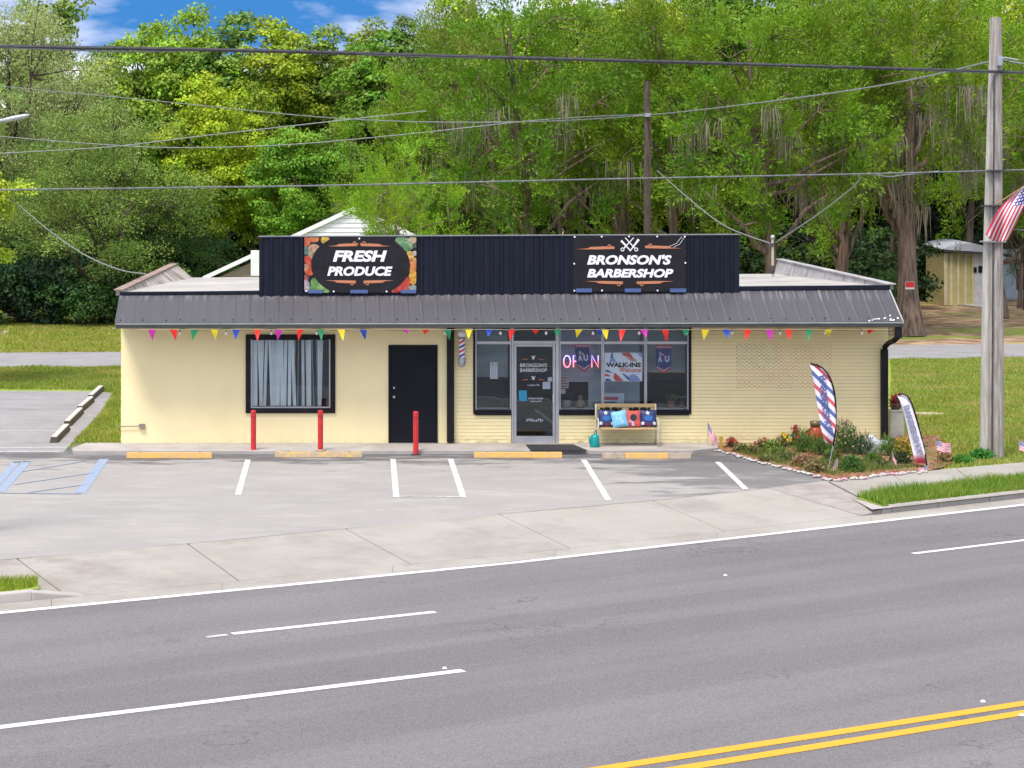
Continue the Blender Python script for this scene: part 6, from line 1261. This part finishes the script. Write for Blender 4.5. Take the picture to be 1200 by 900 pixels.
def put(kind, px, Y, h, label, colr, name='tree', wscale=1.0, rz=None, X=None, group=None):
    tr, cr_, mo = PT[kind]; base_h = 3.4 if kind[0] == 's' else (11 if kind[0] == 'g' else 15); k = h/base_h; rr = random.Random(hash((kind, px, Y)) % 99991 if False else int(px*31+Y*17+h*7))
    r = thing(name, (SX(px, Y) if X is None else X, Y, -.12), label, 'shrub' if kind[0] == 's' else 'tree', group); r.scale = (k*wscale, k*wscale, k); r.rotation_euler = (0, 0, rr.uniform(0, 6.28) if rz is None else rz)
    for nm, me in (('trunk', tr), ('crown', cr_), ('hanging_moss', mo)):
        if me is None: continue
        o = bpy.data.objects.new(nm, me); col.objects.link(o); o.parent = r
        if nm == 'crown': j = [rr.uniform(.9, 1.1) for _ in range(3)]; o.color = (colr[0]*j[0], colr[1]*j[1], colr[2]*j[2], 1)
        if nm == 'hanging_moss': o['kind'] = 'stuff'
    return r
YG, GR, DG, GY, CD, CL, YG2 = (.26, .40, .025), (.12, .24, .025), (.04, .09, .03), (.21, .32, .06), (.145, .265, .018), (.195, .33, .022), (.35, .47, .025)
B = 'broadleaf_tree'; Gt = 'oak_tree'; Ct = 'cedar_tree'; S_ = 'shrub'
# front row
put('gA', 125, 47, 10.6, 'wide grey green oak at the edge of the left lawn, crown left of the gable', GY, Gt, 1.05)
put('gB', 20, 54, 16.5, 'tall silvery green oak filling the upper left corner', (.28, .35, .16), Gt, .8)
put('gB', -45, 50, 11, 'grey green oak cut off by the left edge behind the lawn', (.2, .28, .08), Gt, .9)
put('gA', 200, 49, 6.6, 'low dark green oak just left of the roof parapet', (.06, .12, .03), Gt, 1.0)
put('bA', 250, 52, 12.0, 'bright yellow green round tree left of the FRESH PRODUCE banner', YG2, B, 1.0)
put('bB', 340, 50, 9.6, 'bright green lower tree rising behind the FRESH PRODUCE banner', (.17, .31, .03), B, 1.05)
put('bC', 393, 51, 9.0, 'mid green tree just right of the FRESH PRODUCE banner', (.19, .32, .045), B, 1.0)
# tall row with sky between
put('bB', 168, 62, 15.9, 'tall leafy tree with sky on its left side, above the grey oak', (.27, .38, .04), B, 1.0)
put('bD', 120, 66, 14.6, 'slim green tree in the gap below the blue sky', GR, B, 1.2)
put('bC', 215, 66, 16.4, 'tall yellow green tree touching the top of the picture left of the gap of sky', YG, B, .95)
put('bD', 262, 62, 16.2, 'tall dark green narrow tree between two gaps of sky', (.16, .26, .04), B, 1.2)
put('bD', 322, 60, 15.8, 'narrow yellow green tree standing alone against the sky', YG, B, 1.15)
put('bD', 378, 63, 15.5, 'narrow feathery green tree right of the lone one against the sky', (.22, .32, .05), B, 1.1)
put('bB', 412, 66, 15.6, 'yellow green tree below the widest gap of sky', YG, B, 1.0)
put('bA', 352, 70, 15.6, 'yellow green tree filling behind the narrow trees', YG, B, 1.0)
put('bC', 455, 62, 15.2, 'soft green tree below the sky left of the open branched crown', (.24, .34, .06), B, 1.0)
put('bD', 487, 58, 15.6, 'thin dark crown with bare branches against the sky', (.14, .20, .06), B, .8)
put('bD', 440, 58, 14.9, 'leafy narrow tree just right of the widest gap of sky', GR, B, 1.2)
put('bA', 295, 56, 11.6, 'bright green crown between the round yellow green tree and the lower tree', (.20, .35, .025), B, .8)
# cedars
put('cA', 470, 45, 11.0, 'feathery green cedar just right of the FRESH PRODUCE banner', CL, Ct, .8)
put('cA', 474, 14.5, 7.0, 'small cedar spilling over the right half of the white gable', CL, Ct, .75)
put('cB', 622, 42, 15.4, 'tall mossy cedar with a dark trunk above the middle of the sign parapet', CD, Ct, .95)
put('cC', 545, 47, 14.6, 'yellowish cedar left of the mossy cedar with the dark trunk', (.20, .28, .05), Ct, .75)
put('cA', 722, 46, 15.6, 'green cedar directly left of the wooden pole', CL, Ct, .8)
put('cC', 800, 41, 14.8, 'cedar right of the wooden pole with layered branches', CD, Ct, .85)
put('cB', 905, 38, 14.4, 'spreading cedar behind the roof mast with thick brown limbs', CD, Ct, .95, .6)
put('cA', 985, 48, 16.5, 'tall light green cedar between the roof mast and the big red trunk', CL, Ct, .8)
put('cC', 1172, 52, 16.5, 'mossy cedar behind the top of the utility pole', CL, Ct, .85)
put('cB', 1235, 44, 14.5, 'cedar at the right edge beyond the flag', CD, Ct, .8)
put('cA', 1195, 62, 9.5, 'small dark trunked cedar in front of the pale blue house', (.09, .16, .04), Ct, .55)
# fill row
for (kd, px, Y, h, cc, ws, lab) in (('bA', 560, 66, 17.6, YG, 1.1, 'tall yellow green tree behind the yellowish cedar'), ('bC', 660, 68, 18.6, (.26, .38, .04), 1.1, 'bright tree showing above the mossy cedar with the dark trunk'), ('bB', 745, 62, 17.6, (.34, .44, .04), 1.0, 'bright yellow green tree just left of the wooden pole top'),
        ('bC', 850, 66, 19, GR, 1.2, 'tall green tree behind the layered cedar right of the wooden pole'), ('bA', 950, 68, 19.5, (.22, .34, .04), 1.2, 'tall green tree behind the roof mast'), ('bB', 1050, 70, 19.6, GR, 1.2, 'tall green tree above the big red trunk'), ('bC', 1130, 66, 18.6, YG, 1.0, 'yellow green tree left of the top of the utility pole'), ('bA', 1205, 60, 17.0, YG2, .9, 'bright yellow green tree right of the top of the utility pole')):
    put(kd, px, Y, h, lab, cc, B, ws)
# lone branch tree at the left edge, nearer
put('bA', -52, 16, 8.6, 'bright green tree reaching in from the left edge beside the street lamp', (.36, .48, .05), B, 1.05, 2.1)
# big red-brown trunk at the right, built as its own tree
PT['cT'] = tree_proto('feather', 31, 15, 5.0, .34, 125, 900, .155, .50, (.6, 1.45), .5, moss=80, bark='bark_red', bend=.5)
put('cT', 1066, 38.6, 15.6, 'massive mossy cedar with a thick red brown trunk right of the shop roof', CD, Ct, .95, 1.0)
# shrubs along the edge of the woods
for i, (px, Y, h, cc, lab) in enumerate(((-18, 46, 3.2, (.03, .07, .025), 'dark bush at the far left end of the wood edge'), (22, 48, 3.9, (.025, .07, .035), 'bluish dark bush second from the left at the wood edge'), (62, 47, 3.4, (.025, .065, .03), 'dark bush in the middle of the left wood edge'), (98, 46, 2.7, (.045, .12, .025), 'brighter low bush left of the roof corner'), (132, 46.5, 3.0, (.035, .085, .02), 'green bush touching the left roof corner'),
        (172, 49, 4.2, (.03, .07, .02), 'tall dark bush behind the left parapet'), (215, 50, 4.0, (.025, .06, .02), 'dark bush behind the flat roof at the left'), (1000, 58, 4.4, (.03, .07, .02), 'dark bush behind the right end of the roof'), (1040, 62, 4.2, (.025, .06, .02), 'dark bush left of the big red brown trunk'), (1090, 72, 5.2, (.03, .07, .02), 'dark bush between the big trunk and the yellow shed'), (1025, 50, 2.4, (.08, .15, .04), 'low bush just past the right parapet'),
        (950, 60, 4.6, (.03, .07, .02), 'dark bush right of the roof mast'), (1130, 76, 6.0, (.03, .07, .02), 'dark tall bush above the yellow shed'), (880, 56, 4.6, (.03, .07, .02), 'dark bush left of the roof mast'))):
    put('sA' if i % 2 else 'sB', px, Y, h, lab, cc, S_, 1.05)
# bare limbs showing in front of the dark interior (part of their own trees' look)
rr = random.Random(12)
# woods beyond, one mass
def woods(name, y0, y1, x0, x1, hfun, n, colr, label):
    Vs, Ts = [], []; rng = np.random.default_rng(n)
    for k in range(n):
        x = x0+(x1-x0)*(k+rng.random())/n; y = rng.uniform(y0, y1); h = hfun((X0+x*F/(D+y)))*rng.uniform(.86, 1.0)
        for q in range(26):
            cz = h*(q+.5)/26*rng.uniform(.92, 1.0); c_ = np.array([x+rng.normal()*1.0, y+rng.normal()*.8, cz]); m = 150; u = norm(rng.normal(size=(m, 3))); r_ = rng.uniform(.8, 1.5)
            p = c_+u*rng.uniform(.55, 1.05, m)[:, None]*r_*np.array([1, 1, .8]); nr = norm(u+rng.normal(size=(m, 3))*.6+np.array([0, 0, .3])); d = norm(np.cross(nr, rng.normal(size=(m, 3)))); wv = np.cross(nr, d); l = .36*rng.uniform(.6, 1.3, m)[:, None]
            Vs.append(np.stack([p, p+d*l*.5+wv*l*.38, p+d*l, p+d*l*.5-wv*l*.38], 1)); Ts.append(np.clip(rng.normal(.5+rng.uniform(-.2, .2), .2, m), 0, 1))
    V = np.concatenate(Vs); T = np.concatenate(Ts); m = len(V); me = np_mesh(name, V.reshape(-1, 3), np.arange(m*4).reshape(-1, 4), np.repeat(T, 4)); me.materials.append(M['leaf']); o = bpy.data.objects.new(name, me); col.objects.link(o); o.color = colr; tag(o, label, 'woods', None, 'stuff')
def hf(px): return 15.0 if 85 < px < 545 else 19.5
woods('distant_woods', 78, 90, -38, 54, hf, 64, (.17, .27, .045, 1), 'dense wood behind the front trees closing off the view')
woods('distant_woods', 70, 76, -30, 46, lambda px: 8.5, 30, (.022, .05, .015, 1), 'undergrowth coloured dark for deep shade between the trunks at the foot of the wood')  # leaf colour lowered here to stand in for deep shade under the trees
t = MB(); rr = random.Random(4)
trunks = []
for k in range(26):
    px = 150+k*36+rr.uniform(-12, 12); Y = rr.uniform(56, 66); p = Vector((SX(px, Y), Y, -.12)); t = MB(); b_ = rr.uniform(-.5, .5); hh = rr.uniform(8.5, 12)
    t.tube([p, p+Vector((b_*.5, 0, hh*.4)), p+Vector((b_, 0, hh*.75)), p+Vector((b_*1.6, 0, hh))], [.15, .12, .09, .04], 7)
    for j in range(5): z = hh*(.35+.13*j); q = p+Vector((b_*z/hh, 0, z)); a = rr.uniform(0, 6.28); t.tube([q, q+Vector((math.cos(a)*.9, math.sin(a)*.5, .5)), q+Vector((math.cos(a)*1.7, math.sin(a)*.9, 1.5))], [.05, .035, .012], 5)
    tag(t.build('bare_trunk', M['bark'], None, True), 'thin bare dark trunk standing in the shade of the wood', 'tree', 'thin dark trunks inside the wood')
# no trespassing sign on the big trunk
ys_ = 38.6-.56; ns = thing('warning_sign', S(1066, 338, ys_), 'small red and white sign nailed to the big red brown trunk', 'sign'); t = MB(); t.box(SX(1060.8, ys_), SX(1071.5, ys_), ys_, ys_+.01, SZ(339, ys_), SZ(330, ys_)); t.build('board', plain('board_white', (.62, .60, .62, 1)), ns)
t = MB(); t.box(SX(1061.2, ys_), SX(1071.2, ys_), ys_-.006, ys_-.001, SZ(336.8, ys_), SZ(330.3, ys_)); t.build('red_field', plain('sign_red', (.60, .02, .02, 1)), ns)
